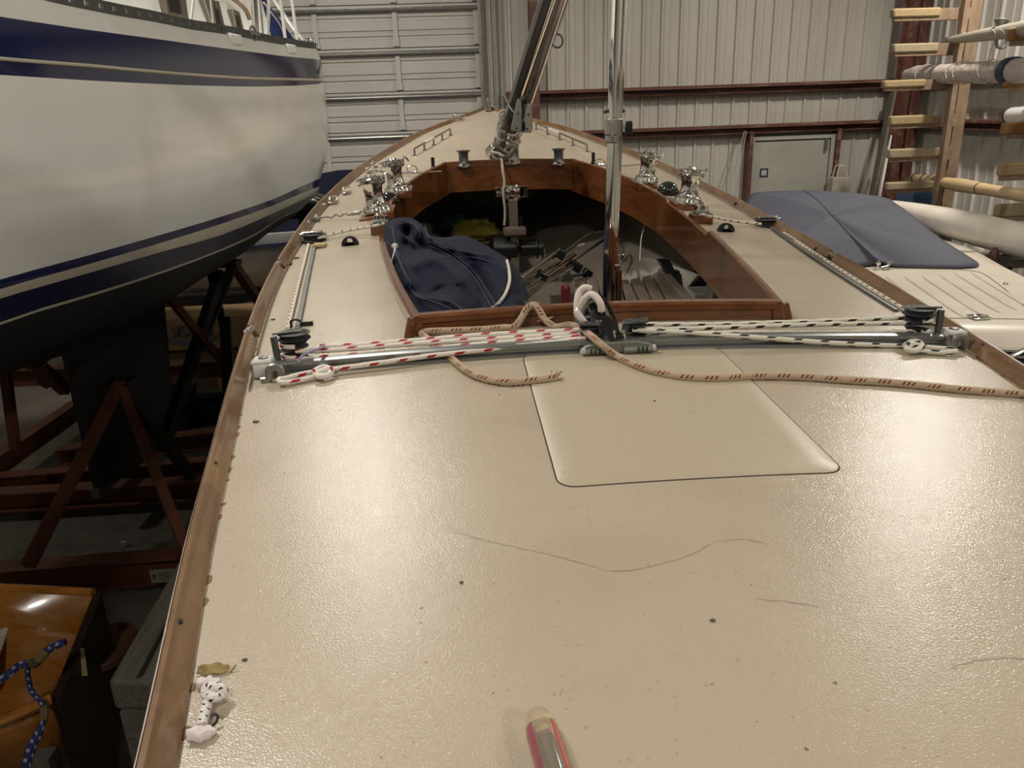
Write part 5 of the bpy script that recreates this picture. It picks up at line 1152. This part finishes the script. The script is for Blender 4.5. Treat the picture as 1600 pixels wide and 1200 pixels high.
a, b = fz(222, 580, .75), fz(362, 574, .75); dd = b-a; beam(a-dd*1.5, b+dd*.1, .09, .12)
def leg(p0, p1, y0, y1, w=.05, mat='redsteel'):
    mb = MB(); a, b = at(*p0, y0), at(*p1, y1); mb.bar(a, b, w, w); mb.build('leg', K(mat), cr, smooth=0)
leg((187, 600), (44, 884), 4.3, 3.35); leg((187, 600), (294, 866), 4.3, 3.55); leg((187, 600), (300, 745), 4.3, 4.75, .06, 'antif')
leg((345, 425), (254, 700), 5.4, 4.6, .06, 'antif'); leg((328, 420), (368, 590), 5.4, 5.9, .05, 'antif'); leg((365, 412), (300, 570), 5.4, 5.4, .06, 'antif')
leg((352, 500), (362, 700), 5.4, 4.6, .07, 'antif'); leg((264, 465), (355, 574), 4.9, 5.2, .045)
leg((37, 550), (102, 610), 4.3, 4.6, .06); leg((6, 562), (24, 702), 4.2, 4.2, .045); leg((362, 410), (425, 500), 5.4, 6.1, .06)
for p, y in (((355, 412), 5.5), ((186, 598), 4.35)):
    mb = MB(); c = at(*p, y); mb.box(c, (.16, .16, .03)); mb.build('support_pad', K('antif'), cr, smooth=0)
c = fz(261, 886, .16); mb = MB(); mb.box(c+Vector((.0, -.07, -.01)), (.13, .004, .08)); st = mb.build('label_plate', M_('cream_label', '#8E8872', .6).m, cr, smooth=0)
mb = MB(); c = c+Vector((0, -.074, -.01))
for k in (-.02, -.007, .006, .019): mb.box(c+Vector((.01, 0, k)), (.07, .002, .003))
mb.box(c+Vector((-.045, 0, 0)), (.014, .002, .03)); mb.build('label_lines', M_('label_ink', '#3A4430', .7).m, st, smooth=0)
# timber blocking, chips
a, b = fz(225, 700, .3), fz(148, 772, .3); mb = MB(); mb.bar(a, b, .06, .06); one(mb, 'blocking_timber', 'greywood', 'grey offcut of timber lying across the cradle beams', 'timber', smooth=0)
c = fz(185, 765, .08); mb = MB(); mb.lathe([(0, 0), (.11, .0), (.12, .03), (.06, .05), (0, .05)], c, n=14); one(mb, 'rusty_plate', M_('ochre_rust', '#6B5026', .7).m, 'ochre rusted plate on the floor under the cradle beam', 'plate')
for px, py, L, lab in ((330, 655, .05, 'pale paper scrap upright on the floor behind the cradle'), (193, 850, .03, 'tiny white scrap on the floor between cradle beams'), (25, 600, .22, 'pale sheet of card on the floor at the left edge'), (258, 569, .3, 'white strip lying on the far cradle beam')):
    if '569' in str(py): c = fz(258, 571, .83)
    else: c = fz(px, py, .02)
    mb = MB(); mb.box(c, (L, .04 if L > .1 and L < .25 else .02, .012 if L > .1 else .03)); one(mb, 'paper_scrap' if 'strip' not in lab else 'white_strip', 'plast', lab, 'scrap', smooth=0)

# ---------------------------------------------------------------- behind the yacht: boxes, bins, covered boat on its trailer
cbx = at(310, 530, 7.0); w_ = at(425, 530, 7.0).x-at(222, 530, 7.0).x; xc = (at(425, 530, 7.0).x+at(222, 530, 7.0).x)/2
z0, z1, zmid = at(310, 575, 7.0).z, at(310, 496, 7.0).z, at(310, 546, 7.0).z
kb_ = thing('cardboard_box', 'long cardboard box with an upside down logo, topmost of its stack', 'box', (xc, 7.25, zmid))
mb = MB(); mb.box((xc, 7.25, (zmid+z1)/2), (w_, .5, z1-zmid)); mb.build('carton_body', K('card'), kb_, smooth=0, bevel=.006)
lg = at(291, 525, 6.995); q = thing
mb = MB(); O = [(-.33, .02), (-.24, -.05), (-.05, -.085), (.12, -.085), (.26, -.05), (.33, .0), (.2, -.01), (.0, -.03), (-.2, -.02)]
mb.prism([lg+Vector((x*.9, 0, z)) for x, z in O], (0, -.003, 0)); lo_ = mb.build('logo_swoosh', M_('faded_violet_ink', '#5C5064', .85).m, kb_, smooth=0)
fc = bpy.data.curves.new('logo_lettering', 'FONT'); fc.body = 'HUSKY'; fc.size = .155; fc.align_x = 'CENTER'; fc.extrude = .001; fc.materials.append(K('dark')); fo = bpy.data.objects.new('logo_lettering', fc); COL.objects.link(fo)
fo.data.materials[0] = M_('faded_ink', '#524652', .85).m; 
MT_ = Matrix.Translation(lg+Vector((.0, -.006, .1))-ORG[lo_]) @ Matrix.Rotation(PI, 4, 'Y') @ Matrix.Rotation(PI/2, 4, 'X')
bpy.context.view_layer.update(); me_ = bpy.data.meshes.new_from_object(fo.evaluated_get(bpy.context.evaluated_depsgraph_get())); bpy.data.objects.remove(fo); me_.transform(MT_); fm = bpy.data.objects.new('logo_lettering', me_); COL.objects.link(fm); fm.parent = lo_; ORG[fm] = ORG[lo_]
mb = MB(); mb.box((xc+.02, 7.28, zmid/2-.003), (w_*.96, .5, zmid-.006)); one(mb, 'storage_crate', wood('dull_brown_board', '#5C4A34', '#4C3C2A', (4, 20, 20), .8, 0).m, 'dull brown crate standing under the long cardboard box', 'crate', smooth=0, bevel=.006)  # lower box, its brown darkened to carry the shadow it stands in
for px, py, y, w, h, lab in ((268, 612, 6.35, .3, .34, 'black plastic bin on the floor at the foot of the rudder'), (317, 616, 6.5, .42, .2, 'dark green tub on the floor under the far cradle beam')):
    c = at(px, py, y); mb = MB(); mb.loft([[Vector((c.x+sx*w/2*k, y+sy*.18*k, z)) for sx, sy in ((-1, -1), (1, -1), (1, 1), (-1, 1))] for z, k in ((0, .85), (h-.03, 1), (h-.03, 1.06), (h, 1.06), (h-.01, .97), (.04, .84))]); one(mb, 'plastic_bin', 'rubber' if 'black' in lab else M_('dark_green', '#132A24', .5).m, lab, 'bin', bevel=.01)
c = at(353, 592, 6.9); mb = MB(); mb.box((c.x, c.y, c.z/2+.06), (.09, .2, c.z+.1)); one(mb, 'small_carton', 'card', 'small tan carton beside the dark green tub', 'box', smooth=0)
# covered boat on trailer
cv = thing('covered_boat', 'white boat under a dark navy cover on a trailer by the garage door', 'boat', (-2.0, 8.0, 0))
xa, xb = -4.2, -.62; zt = at(540, 268, 8.0).z; zg = at(390, 372, 7.6).z; zk = at(390, 455, 7.6).z
def sec(t): return math.sin(PI*min(1, max(.02, t)))**.35
mb = MB(); R = []
for i in range(17):
    t = i/16; x = xa+(xb-xa)*t; w = .85*(1-max(0, t-.55)**2*3.2); z = zg+.1*t
    R.append([Vector((x, 8.2-w, z)), Vector((x, 8.2-w*.97, z-.2)), Vector((x, 8.2-w*.7, zk+.05)), Vector((x, 8.2, zk-.1)), Vector((x, 8.2+w*.7, zk+.05)), Vector((x, 8.2+w, z))])
mb.loft(R); mb.build('hull', K('white'), cv, smooth=50)
mb = MB(); R = []
for i in range(25):
    t = i/24; x = xa+(xb-xa)*t; w = .87*(1-max(0, t-.55)**2*3.2); z = zg+.1*t; pk = zg+(zt-zg)*(.55+.45*min(1, t*1.25))*(1 if t < .93 else .93)
    row = []
    for k in range(13):
        u_ = k/12*2-1; zz = z-.12+(pk-z+.12)*(1-abs(u_)**1.6)+.02*math.sin(x*7+k)*(1-abs(u_)); row.append(Vector((x, 8.2+u_*w, zz)))
    R.append(row)
mb.grid(R); mb.build('cover', K('navycloth'), cv, smooth=180)
mb = MB(); y = 7.75; zf = at(340, 470, y).z
mb.bar((xa, y, zf), (xb+.6, y, zf), .06, .08); mb.bar((xa, 8.7, zf), (xb+.6, 8.7, zf), .06, .08)
for x in (-3.4, -2.4, -1.4): mb.bar((x, 7.75, zf), (x, 8.7, zf), .05, .05); mb.bar((x, 7.9, zf), (x, 8.0, zk+.02), .05, .05)
mb.build('trailer_frame', K('alud'), cv, smooth=0)
c = at(405, 478, 7.55); wh = MB(); wh.lathe([(.1, .0), (.2, .0), (.28, .02), (.3, .06), (.3, .12), (.28, .16), (.1, .16)], Vector((c.x, 7.62, .3)), (0, 1, 0), 24); wo = wh.build('wheel', K('rubber'), cv)
wh = MB(); wh.lathe([(0, -.01), (.08, -.012), (.19, .0), (.19, .03), (0, .03)], Vector((c.x, 7.62, .3)), (0, 1, 0), 20); wh.build('wheel_hub', K('galv'), wo)
mb = MB(); mb.tube(spl([Vector((c.x+.42*math.cos(a), 7.7, .3+.42*math.sin(a))) for a in [PI*i/8 for i in range(9)]], 3), .05, 6, flat=1.6); mb.build('mudguard', K('galv'), cv)
# dark outboard and gear at the bow of that trailer
c = at(483, 322, 7.0); ob = thing('outboard_motor', 'black outboard motor on a stand beyond the yacht stern', 'motor', (c.x, c.y, 0))
mb = MB(); mb.loft([[Vector((c.x+sx*.24*k-.05, 7.0+sy*.14*k, c.z+z)) for sx, sy in ((-1, -1), (1, -1), (1, 1), (-1, 1))] for z, k in ((-.1, .8), (-.02, 1), (.06, .95), (.1, .6))]); mb.build('cowling', K('black'), ob, bevel=.03)
mb = MB(); mb.box((c.x-.05, 7.02, (c.z-.1)/2+.1), (.1, .12, c.z-.2)); mb.box((c.x-.05, 7.0, .05), (.5, .4, .1)); mb.build('motor_leg', K('rubber'), ob, bevel=.01)
mb = MB(); mb.tube([Vector((c.x-.1, 6.85, c.z+.08)), Vector((c.x+.05, 6.84, c.z+.1)), Vector((c.x+.16, 6.86, c.z+.05))], .014, 8); mb.box((c.x+.12, 6.86, c.z+.03), (.06, .03, .05)); mb.build('carry_handle', K('chrome'), ob, bevel=.006)

# ---------------------------------------------------------------- lower left: varnished dinghy, tarp, timber, blue rope
ZG = .95
g0, g1 = atz(-60, 918, ZG), atz(146, 928, ZG); g2 = atz(60, 1062, ZG-.22); gx = (g1-g0).normalized()
dn = thing('varnished_dinghy', 'varnished wooden dinghy interior showing at the lower left corner', 'boat', (g0.x, g0.y, 0))
Q = [atz(-120, 1100, ZG-.02), atz(0, 1078, ZG-.08), atz(72, 1050, ZG-.06), atz(100, 1008, ZG-.01), g1, g0]
R0 = spl([g0-gx*.8, g0, g1], 4); dep = .45
mb = MB(); dn_in = Vector((-.06, -.22, 0))
far = [g0-gx*.3, g0, g1]; near = [atz(-90, 1102, ZG-.1), atz(-10, 1085, ZG-.1), atz(68, 1052, ZG-.1)]
lev = [(0, 0), (.12, .1), (.27, .3), (.36, .62), (.38, 1.0)]
Gd = []
for d_, f_ in ((0, 0), (.16, .0), (.165, .06), (.3, .2), (.4, .5), (.38, .82), (.22, .96), (.1, 1.0)):
    Gd.append([far[k].lerp(near[k], f_)-Vector((0, 0, d_*1.0)) for k in range(3)])
mb.grid(Gd); mb.build('dinghy_shell', wood('varnished_ply', '#A26A2C', '#8C5720', (6, 30, 30), .22, .6).m, dn, smooth=35, solid=.015)
mb = MB(); mb.tube([far[0]+Z*.006, far[1]+Z*.006, far[2]+Z*.006], .016, 8); mb.tube([near[0]-Z*.1, near[1]-Z*.1, near[2]-Z*.1], .018, 8); mb.build('gunwale', wood('gunwale_wood', '#B07430', '#94602A', (6, 30, 30), .18, .8).m, dn)
for pt in (far[0].lerp(far[1], .8), near[1].lerp(near[2], .8)):
    mb = MB(); mb.bar(Vector((pt.x-.04, pt.y, pt.z-.3)), Vector((pt.x-.04, pt.y, 0)), .06, .06); mb.build('dinghy_stand', K('greywood'), dn, smooth=0)
mb = MB(); e = [far[2], near[2]-Z*.1]; mb.prism([far[2]+gx*.0, near[2]-Z*.1, near[2]-Z*.45, far[2].lerp(near[2], .5)-Z*.62, far[2]-Z*.4], gx*.03); mb.build('transom', wood('dark_varnish', '#2A1A10', '#20130B', (6, 30, 30), .4, .2).m, dn, smooth=0)
mb = MB(); a = far[0].lerp(far[1], .75); mb.prism([far[0].lerp(near[0], .3)-Z*.2, far[1].lerp(near[1], .02)-gx*.02-Z*.155+gx*.16, far[1].lerp(near[1], .45)-gx*.0-Z*.2, far[0].lerp(near[0], .8)-Z*.15], Z*.01); mb.build('thwart', K('fibre'), dn, smooth=0)
random.seed(3); mb = MB()
for px, py in ((35, 957.5), (82, 963.5), (93, 965)): mb.ball(atz(px, py, ZG-.16)+Vector((0, -.01, 0)), .006, 6, 5)
mb.build('copper_rivets', K('chrome'), dn)
mb = MB()
P = spl([atz(-20, 1072, .86), atz(10, 1056, .9), atz(30, 1040, .9), atz(48, 1036, .9), atz(60, 1030, .95), atz(80, 1012, .96), atz(102, 1003, .97)], 6)
br = thing('blue_rope', 'blue and white flecked rope with tan whippings hanging over the dinghy', 'rope', P[0])
mb.tube(P, .012, 8); mb.build('rope_part', K('ropeblue'), br)
P2 = spl([atz(43, 1040, .9), atz(44, 1060, .85), atz(50, 1080, .8), atz(66, 1100, .78), atz(69, 1120, .76), atz(66, 1132, .75), atz(58, 1150, .72), atz(48, 1170, .7), atz(40, 1200, .68), atz(36, 1230, .66)], 6)
mb = MB(); mb.tube(P2, [.008+.006*min(1, max(0, (i-28)/8)) for i in range(len(P2))], 8); mb.build('rope_tail', K('ropeblue'), br)
mb = MB(); mb.tube([atz(68.5, 1106, .775), atz(69.5, 1116, .765), atz(68.5, 1127, .755)], .0125, 8); wm = M_('tan_whipping', '#6A5C34', .8).m; mb.build('whipping', wm, br); mb = MB(); mb.tube([atz(53, 1036, .92), atz(62, 1028, .955), atz(72, 1018, .965)], .017, 8); mb.build('whipping', wm, br)
tg = MB(); c = atz(122, 1037, .8); tg.hexa([c+Vector((x, y, z)) for x, y, z in ((-.02, 0, -.05), (.02, 0, -.05), (.02, .004, -.05), (-.02, .004, -.05), (-.022, .02, .04), (.018, .02, .04), (.018, .024, .04), (-.022, .024, .04))]); one(tg, 'paper_tag', M_('yellowed_tag', '#8F8460', .8).m, 'yellowed paper tag hanging beside the brown plate with a hole', 'tag', smooth=0)
pv = [atz(px, py, .72) for px, py in ((128, 1000), (150, 983), (180, 972), (200, 971), (212, 978), (214, 992), (196, 1018), (170, 1036), (138, 1044), (122, 1040), (118, 1018))]
PV = spl(pv, 4, closed=True); hc = atz(193, 980, .72); hr = .022
mb = MB(); n_ = len(PV); inner = []
for p in PV:
    a = math.atan2(p.y-hc.y, p.x-hc.x); inner.append(hc+Vector((hr*math.cos(a), hr*math.sin(a), 0)))
mb.grid([inner, PV, [p-Z*.03 for p in PV], [p-Z*.03 for p in inner], inner], wrap=True)
one(mb, 'rudder_plate', wood('dull_mahogany', '#48261A', '#391C12', (20, 3, 20), .7, 0).m, 'dull red brown wooden blade with a round hole near the grey timber', 'rudder', smooth=30, bevel=.004)
ZT = .98
A, B, C, D = atz(168, 1065, ZT), atz(252, 1068, ZT), atz(330, 870, ZT), atz(278, 878, ZT); dd = (D-A); C = B+dd*1.02
tb_ = thing('timber_baulk', 'thick grey cracked timber baulk beside the port rail', 'timber', A-Z*ZT)
mb = MB(); mb.prism([A, B, B+dd*1.5, A+dd*1.5], Z*-.1); mb.build('baulk', K('greywood'), tb_, smooth=0, bevel=.012)
mb = MB(); m_ = A.lerp(B, .5)
mb.prism([m_+dd*.02-Z*-.0015, m_+(B-A)*.1+dd*.05+Z*.0015, m_+(B-A)*.02+dd*1.2+Z*.0015, m_-(B-A)*.03+dd*.9+Z*.0015], Z*.0005); mb.build('crack', K('dark'), tb_, smooth=0)
for t in (.1, 1.2):
    mb = MB(); c = A.lerp(B, .5)+dd*t; mb.box((c.x, c.y, (ZT-.1)/2), (.12, .12, ZT-.1)); mb.build('timber_stand', K('greywood'), tb_, smooth=0)

# ================================================================ THE SPEEDBOAT ON THE RIGHT
ZB = 1.36
sbt = thing('speedboat', 'cream speedboat with a grey canvas cover beyond the starboard rail', 'boat', (2.6, 5.0, 0))
def loc(px, py, z=ZB): return atz(px, py, z)
O_ = loc(1470, 527); e1 = loc(1600, 532); rt_ = (e1-O_).normalized(); fw_ = Vector((-rt_.y, rt_.x, 0))
def suv(u, v, z): p = O_+fw_*u+rt_*v; return Vector((p.x, p.y, z))
def uv_(p): q = p-O_; return q.dot(fw_), q.dot(rt_)
vL = -.78
ep = sorted([uv_(loc(*q)) for q in ((1640, 464), (1600, 443), (1567, 426), (1532, 405), (1496, 387))])
eu = [0.0, .06, .2, .5]+[q[0] for q in ep if q[0] > .6]+[3.9]; vm = ep[0][1]
ev = [vm+.02, vm+.12, vm+.2, vm+.16]+[q[1] for q in ep if q[0] > .6]+[ep[-1][1]-.75]
def vR(u): return float(np.interp(u, eu, ev))
def zdk(x, y):
    u, v = uv_(Vector((x, y, ZB))); return ZB+.04*(1-((v-.4)/1.2)**2)-.075*max(0, 1-max(u, 0)/.13)**2
UU = [0, .012, .03, .055, .085, .12, .16, .25]+[.4+.1*i for i in range(36)]
mb = MB(); R = []
for u in UU:
    row = []
    for k in range(25):
        p = suv(u, vL+(vR(u)-vL)*k/24, 0); p.z = zdk(p.x, p.y); row.append(p)
    R.append(row)
mb.grid(R); mb.build('deck', K('fibre'), sbt, smooth=50)
hb = []
for h, o in ((.0, .0), (-.012, .008), (-.016, .022), (-.034, .022), (-.036, .014), (-.048, .016), (-.05, .0), (-.25, -.02), (-.6, -.12), (-.95, -.5)):
    q = [(u, vL-o) for u in (4.0, 2, 1, .3, .05)]+[(-o, vL+(vR(0)-vL)*k/12) for k in range(13)]+[(u, vR(u)+o) for u in UU[1:]]
    row = []
    for u, v in q:
        p = suv(u, v, 0); c = suv(max(u, 0), v, 0); p.z = zdk(c.x, c.y)+h; row.append(p)
    hb.append(row)
mb = MB(); nm = ['fibre', 'rubber', 'steel', 'navyhull']; T['navyhull'] = M_('navy_gelcoat', '#161C2C', .15, 0, .4)
for i, m_ in enumerate((0, 1, 1, 0, 2, 2, 3, 3, 3)): mb.m = m_; mb.grid([hb[i], hb[i+1]])
mb.build('hull', [K(k) for k in nm], sbt, smooth=40)
# hatch line, ribs and seams of the deck pad
def ds(px, py, h=.002):
    p = loc(px, py)
    for _ in range(6): p = atz(px, py, zdk(p.x, p.y)+h)
    return p
for k, (p0, p1) in enumerate((((1385, 432), (1478, 498)), ((1412, 430), (1508, 496)), ((1440, 430), (1535, 492)), ((1467, 428), (1562, 488)), ((1492, 426), (1588, 484)), ((1516, 424), (1612, 482)), ((1360, 436), (1448, 500)))):
    mb = MB(); A, B = ds(*p0), ds(*p1); mb.tube([A.lerp(B, i/8)*1.0 for i in range(9)], [.004]+[.016]*7+[.004], 12, flat=.35); mb.build('deck_rib', K('fibre'), sbt)
for path_ in (((1345, 421), (1400, 420), (1480, 421), (1522, 424), (1540, 430), (1570, 452), (1600, 478), (1640, 512)), ((1420, 497), (1480, 497.5), (1540, 498), (1600, 499), (1650, 500))):
    P = spl([Vector((x, y, 0)) for x, y in path_], 5); mb = MB(); mb.tube([ds(p.x, p.y, .0005) for p in P], .004, 6); mb.build('seam_line', M_('seam_shadow_line', '#8C8372', .7).m, sbt)  # thin darker tube along each deck seam
c = ds(1529, 497); mb = MB(); sx = pix(c)
for k in (-1, 1): mb.box(c+Vector((-.0, k*.022, .006)), (.085, .032, .01))
mb.tube([c+Vector((-.045, 0, .01)), c+Vector((.045, 0, .01))], .008, 8); mb.build('hatch_hinge', K('chrome'), sbt, bevel=.003)
c = ds(1384, 421); mb = MB(); mb.box(c+Vector((0, 0, .006)), (.05, .03, .01)); mb.tube(spl([c+Vector((-.035, 0, .014)), c+Vector((0, 0, .022)), c+Vector((.02, 0, .03)), c+Vector((.03, 0, .055))]), .007, 6); mb.tube([c+Vector((.012, 0, .01)), c+Vector((.01, 0, .05))], .006, 6); mb.build('pop_cleat', K('steel'), sbt, bevel=.002)
c = ds(1571, 444); mb = MB(); mb.ball(c, .014, 8, 6); mb.build('snap_stud', K('steel'), sbt)
c = ds(1590, 545, -.0); p = at(1590, 546, O_.y-.14); mb = MB(); mb.tube([p+Vector((-.05, -.02, -.03)), p+Vector((.0, -.03, 0)), p+Vector((.06, -.02, .02))], .012, 8); mb.build('grab_handle', K('steel'), sbt)
# canvas cover: edge on the deck, peak held up by a pole
ed = [(1345, 416, 0), (1372, 408, 0.03), (1400, 416, 0), (1460, 418, 0), (1518, 417, 0), (1529, 411, .0), (1505, 395, .0), (1470, 372, .03), (1440, 348, .08), (1418, 330, .14), (1400, 318, .2), (1385, 309, .24), (1340, 302, .3), (1300, 299, .32), (1255, 297.5, .33), (1205, 299, .33), (1172, 304, .33)]
def edp(px, py, h): return ds(px, py, .012+h)
E_ = [edp(*q) for q in ed]
lq = edp(1172, 304, .33); lf_ = [lq.lerp(Vector((1.28, 4.8, ZB+.02)), t) for t in (.25, .5, .75, 1.0)]
E_ = spl(E_+lf_, 4, closed=True); pk = at(1301, 338, 5.35)
mb = MB(); G = []
for i in range(13):
    t = i/12; row = []
    for k, p in enumerate(E_):
        q = pk.lerp(p, t); sag = -.035*math.sin(PI*t)*(.3+.7*abs(math.sin(k*2*PI/len(E_)*2))); q.z += sag+(.05*math.sin(PI*t) if p.y > pk.y+.1 else .02*math.sin(PI*t))
        row.append(q)
    G.append(row)
G[0] = [pk+(p-pk).normalized()*.01 for p in E_]
mb.grid(G, wrap=True); cvr = mb.build('canvas_cover', K('greycloth'), sbt, smooth=180, solid=.004)
mb = MB(); mb.tube([pk-Z*.01, Vector((pk.x, pk.y, ZB))], .02, 8); mb.build('cover_pole', K('alu'), sbt)
for idx in ((1250, 298), (1355, 414)):
    tgt = edp(idx[0], idx[1], .33 if idx[1] < 350 else 0); mb = MB(); k = min(range(len(E_)), key=lambda k: (E_[k]-tgt).length); mb.tube([G[i][k]+Z*.002 for i in range(13)], .0035, 6); mb.build('cover_seam', M_('grey_seam', '#3C3D48', .85).m, cvr)
c = ds(1372, 414, .03); mb = MB(); mb.lathe([(.006, -.03), (.006, .0), (.02, .005), (.02, .015), (.0, .018)], c, n=10); mb.ball(c+Z*.02, .012, 8, 6); mb.build('cover_stud', K('chrome'), cvr)
# long white hull beyond
A, B = at(1378, 322, 7.0), at(1650, 391, 4.8); dl = B-A; t = dl.normalized(); u = t.cross(Z).normalized(); w = u.cross(t)
lh = thing('racing_shell', 'long slender white hull lying beyond the grey canvas cover', 'boat', A)
mb = MB(); R = []
for i in range(25):
    s = i/24*1.7; r = .05+.075*min(1, (s/.6))**.6; ring = []
    for k in range(24):
        a = 2*PI*k/24; ring.append(A+dl*s*.9+u*r*.95*math.cos(a)+w*r*math.sin(a)*(1.0 if math.sin(a) > 0 else .9)-Z*(.0))
    R.append(ring)
mb.loft(R); mb.build('shell_hull', K('fibrew'), lh)
mb = MB(); mb.tube([R[i][14]*1.0 for i in range(3, 24)], .005, 6); mb.build('hull_seam', K('cove'), lh)
for s in (.35, .8):
    c = A+dl*s; mb = MB(); mb.bar(Vector((c.x-.2, c.y, c.z-.18)), Vector((c.x+.2, c.y, c.z-.18)), .06, .06); mb.bar(Vector((c.x, c.y, c.z-.2)), Vector((c.x, c.y, 0)), .06, .06); mb.box((c.x, c.y, .03), (.5, .3, .06)); mb.build('cradle_stand', K('greywood'), lh, smooth=0)
# what carries the speedboat
for u in (.7, 2.4):
    mb = MB(); a, b = suv(u, vL+.1, .06), suv(u, vL+1.7, .06); mb.bar(a, b, .12, .12)
    for v in (vL+.35, vL+1.3): p = suv(u, v, 0); mb.box((p.x, p.y, .27), (.1, .16, .34))
    mb.build('boat_cradle', K('greywood'), sbt, smooth=0)
# bits under it
c = at(1553, 398, 5.2); mb = MB(); mb.lathe([(.0, -.04), (.028, -.035), (.03, .02), (.018, .035), (.018, .05), (0, .05)], c, n=12); mb.bar(c-Z*.06, Vector((c.x, c.y, 0)), .05, .05); one(mb, 'red_lamp', M_('dull_red', '#4E2624', .5).m, 'dull red trailer lamp on a post below the white hull', 'lamp')
c = at(1580, 405, 5.3); mb = MB(); mb.tube([c+Vector((-.45, 0, .06)), c+Vector((.4, -.1, -.04))], .03, 8); mb.tube([c+Vector((-.2, 0, .03)), Vector((c.x-.2, c.y, 0))], .03, 8); mb.tube([c+Vector((.3, -.1, -.03)), Vector((c.x+.3, c.y-.1, 0))], .03, 8); one(mb, 'trailer_rail', 'galv', 'grey galvanized trailer rail below the white hull', 'trailer')
c = at(1518, 397, 5.9); mb = MB(); mb.box(c, (.3, .15, .1)); mb.bar(c, Vector((c.x, c.y, 0)), .08, .08); one(mb, 'pale_fender', 'fibrew', 'pale padded bunk between the canvas cover and white hull', 'bunk', bevel=.03)
# ================================================================ LIGHT
def lamp(name, loc, e, col, size, tgt=None):
    l = bpy.data.lights.new(name, 'AREA'); l.energy = e; l.color = col; l.shape = 'DISK'; l.size = size
    o = bpy.data.objects.new(name, l); COL.objects.link(o); o.location = loc
    d = (Vector(tgt)-Vector(loc)) if tgt else Vector((0, 0, -1)); o.rotation_euler = d.to_track_quat('-Z', 'Y').to_euler(); return o
WARM = (1, .945, .855)
lamp('lamp_fore_port', (-1.6, 6.2, 5.1), 92, WARM, .26)
lamp('lamp_fore_starboard', (4.1, 6.0, 4.8), 115, WARM, .26)
lamp('lamp_port', (-2.4, 2.4, 5.1), 75, WARM, .4)
lamp('lamp_starboard', (3.8, 1.5, 5.1), 55, WARM, .4)
lamp('lamp_aft_port', (-1.1, -1.9, 5.1), 62, WARM, .5)
lamp('lamp_aft_starboard', (3.0, -3.0, 5.1), 112, WARM, .5)
lamp('lamp_far_port', (-6.5, 3.5, 5.1), 40, WARM, .4)  # unseen fill light, added to brighten the floor under the yacht
w = bpy.data.worlds.new('world'); SC.world = w; w.use_nodes = True; w.node_tree.nodes['Background'].inputs[0].default_value = (.9, .88, .84, 1); w.node_tree.nodes['Background'].inputs[1].default_value = .05
SC.view_settings.view_transform = 'Standard'; SC.view_settings.look = 'None'; SC.view_settings.exposure = .36; SC.view_settings.gamma = 1; SC.view_settings.use_curve_mapping = False
bpy.context.view_layer.update()
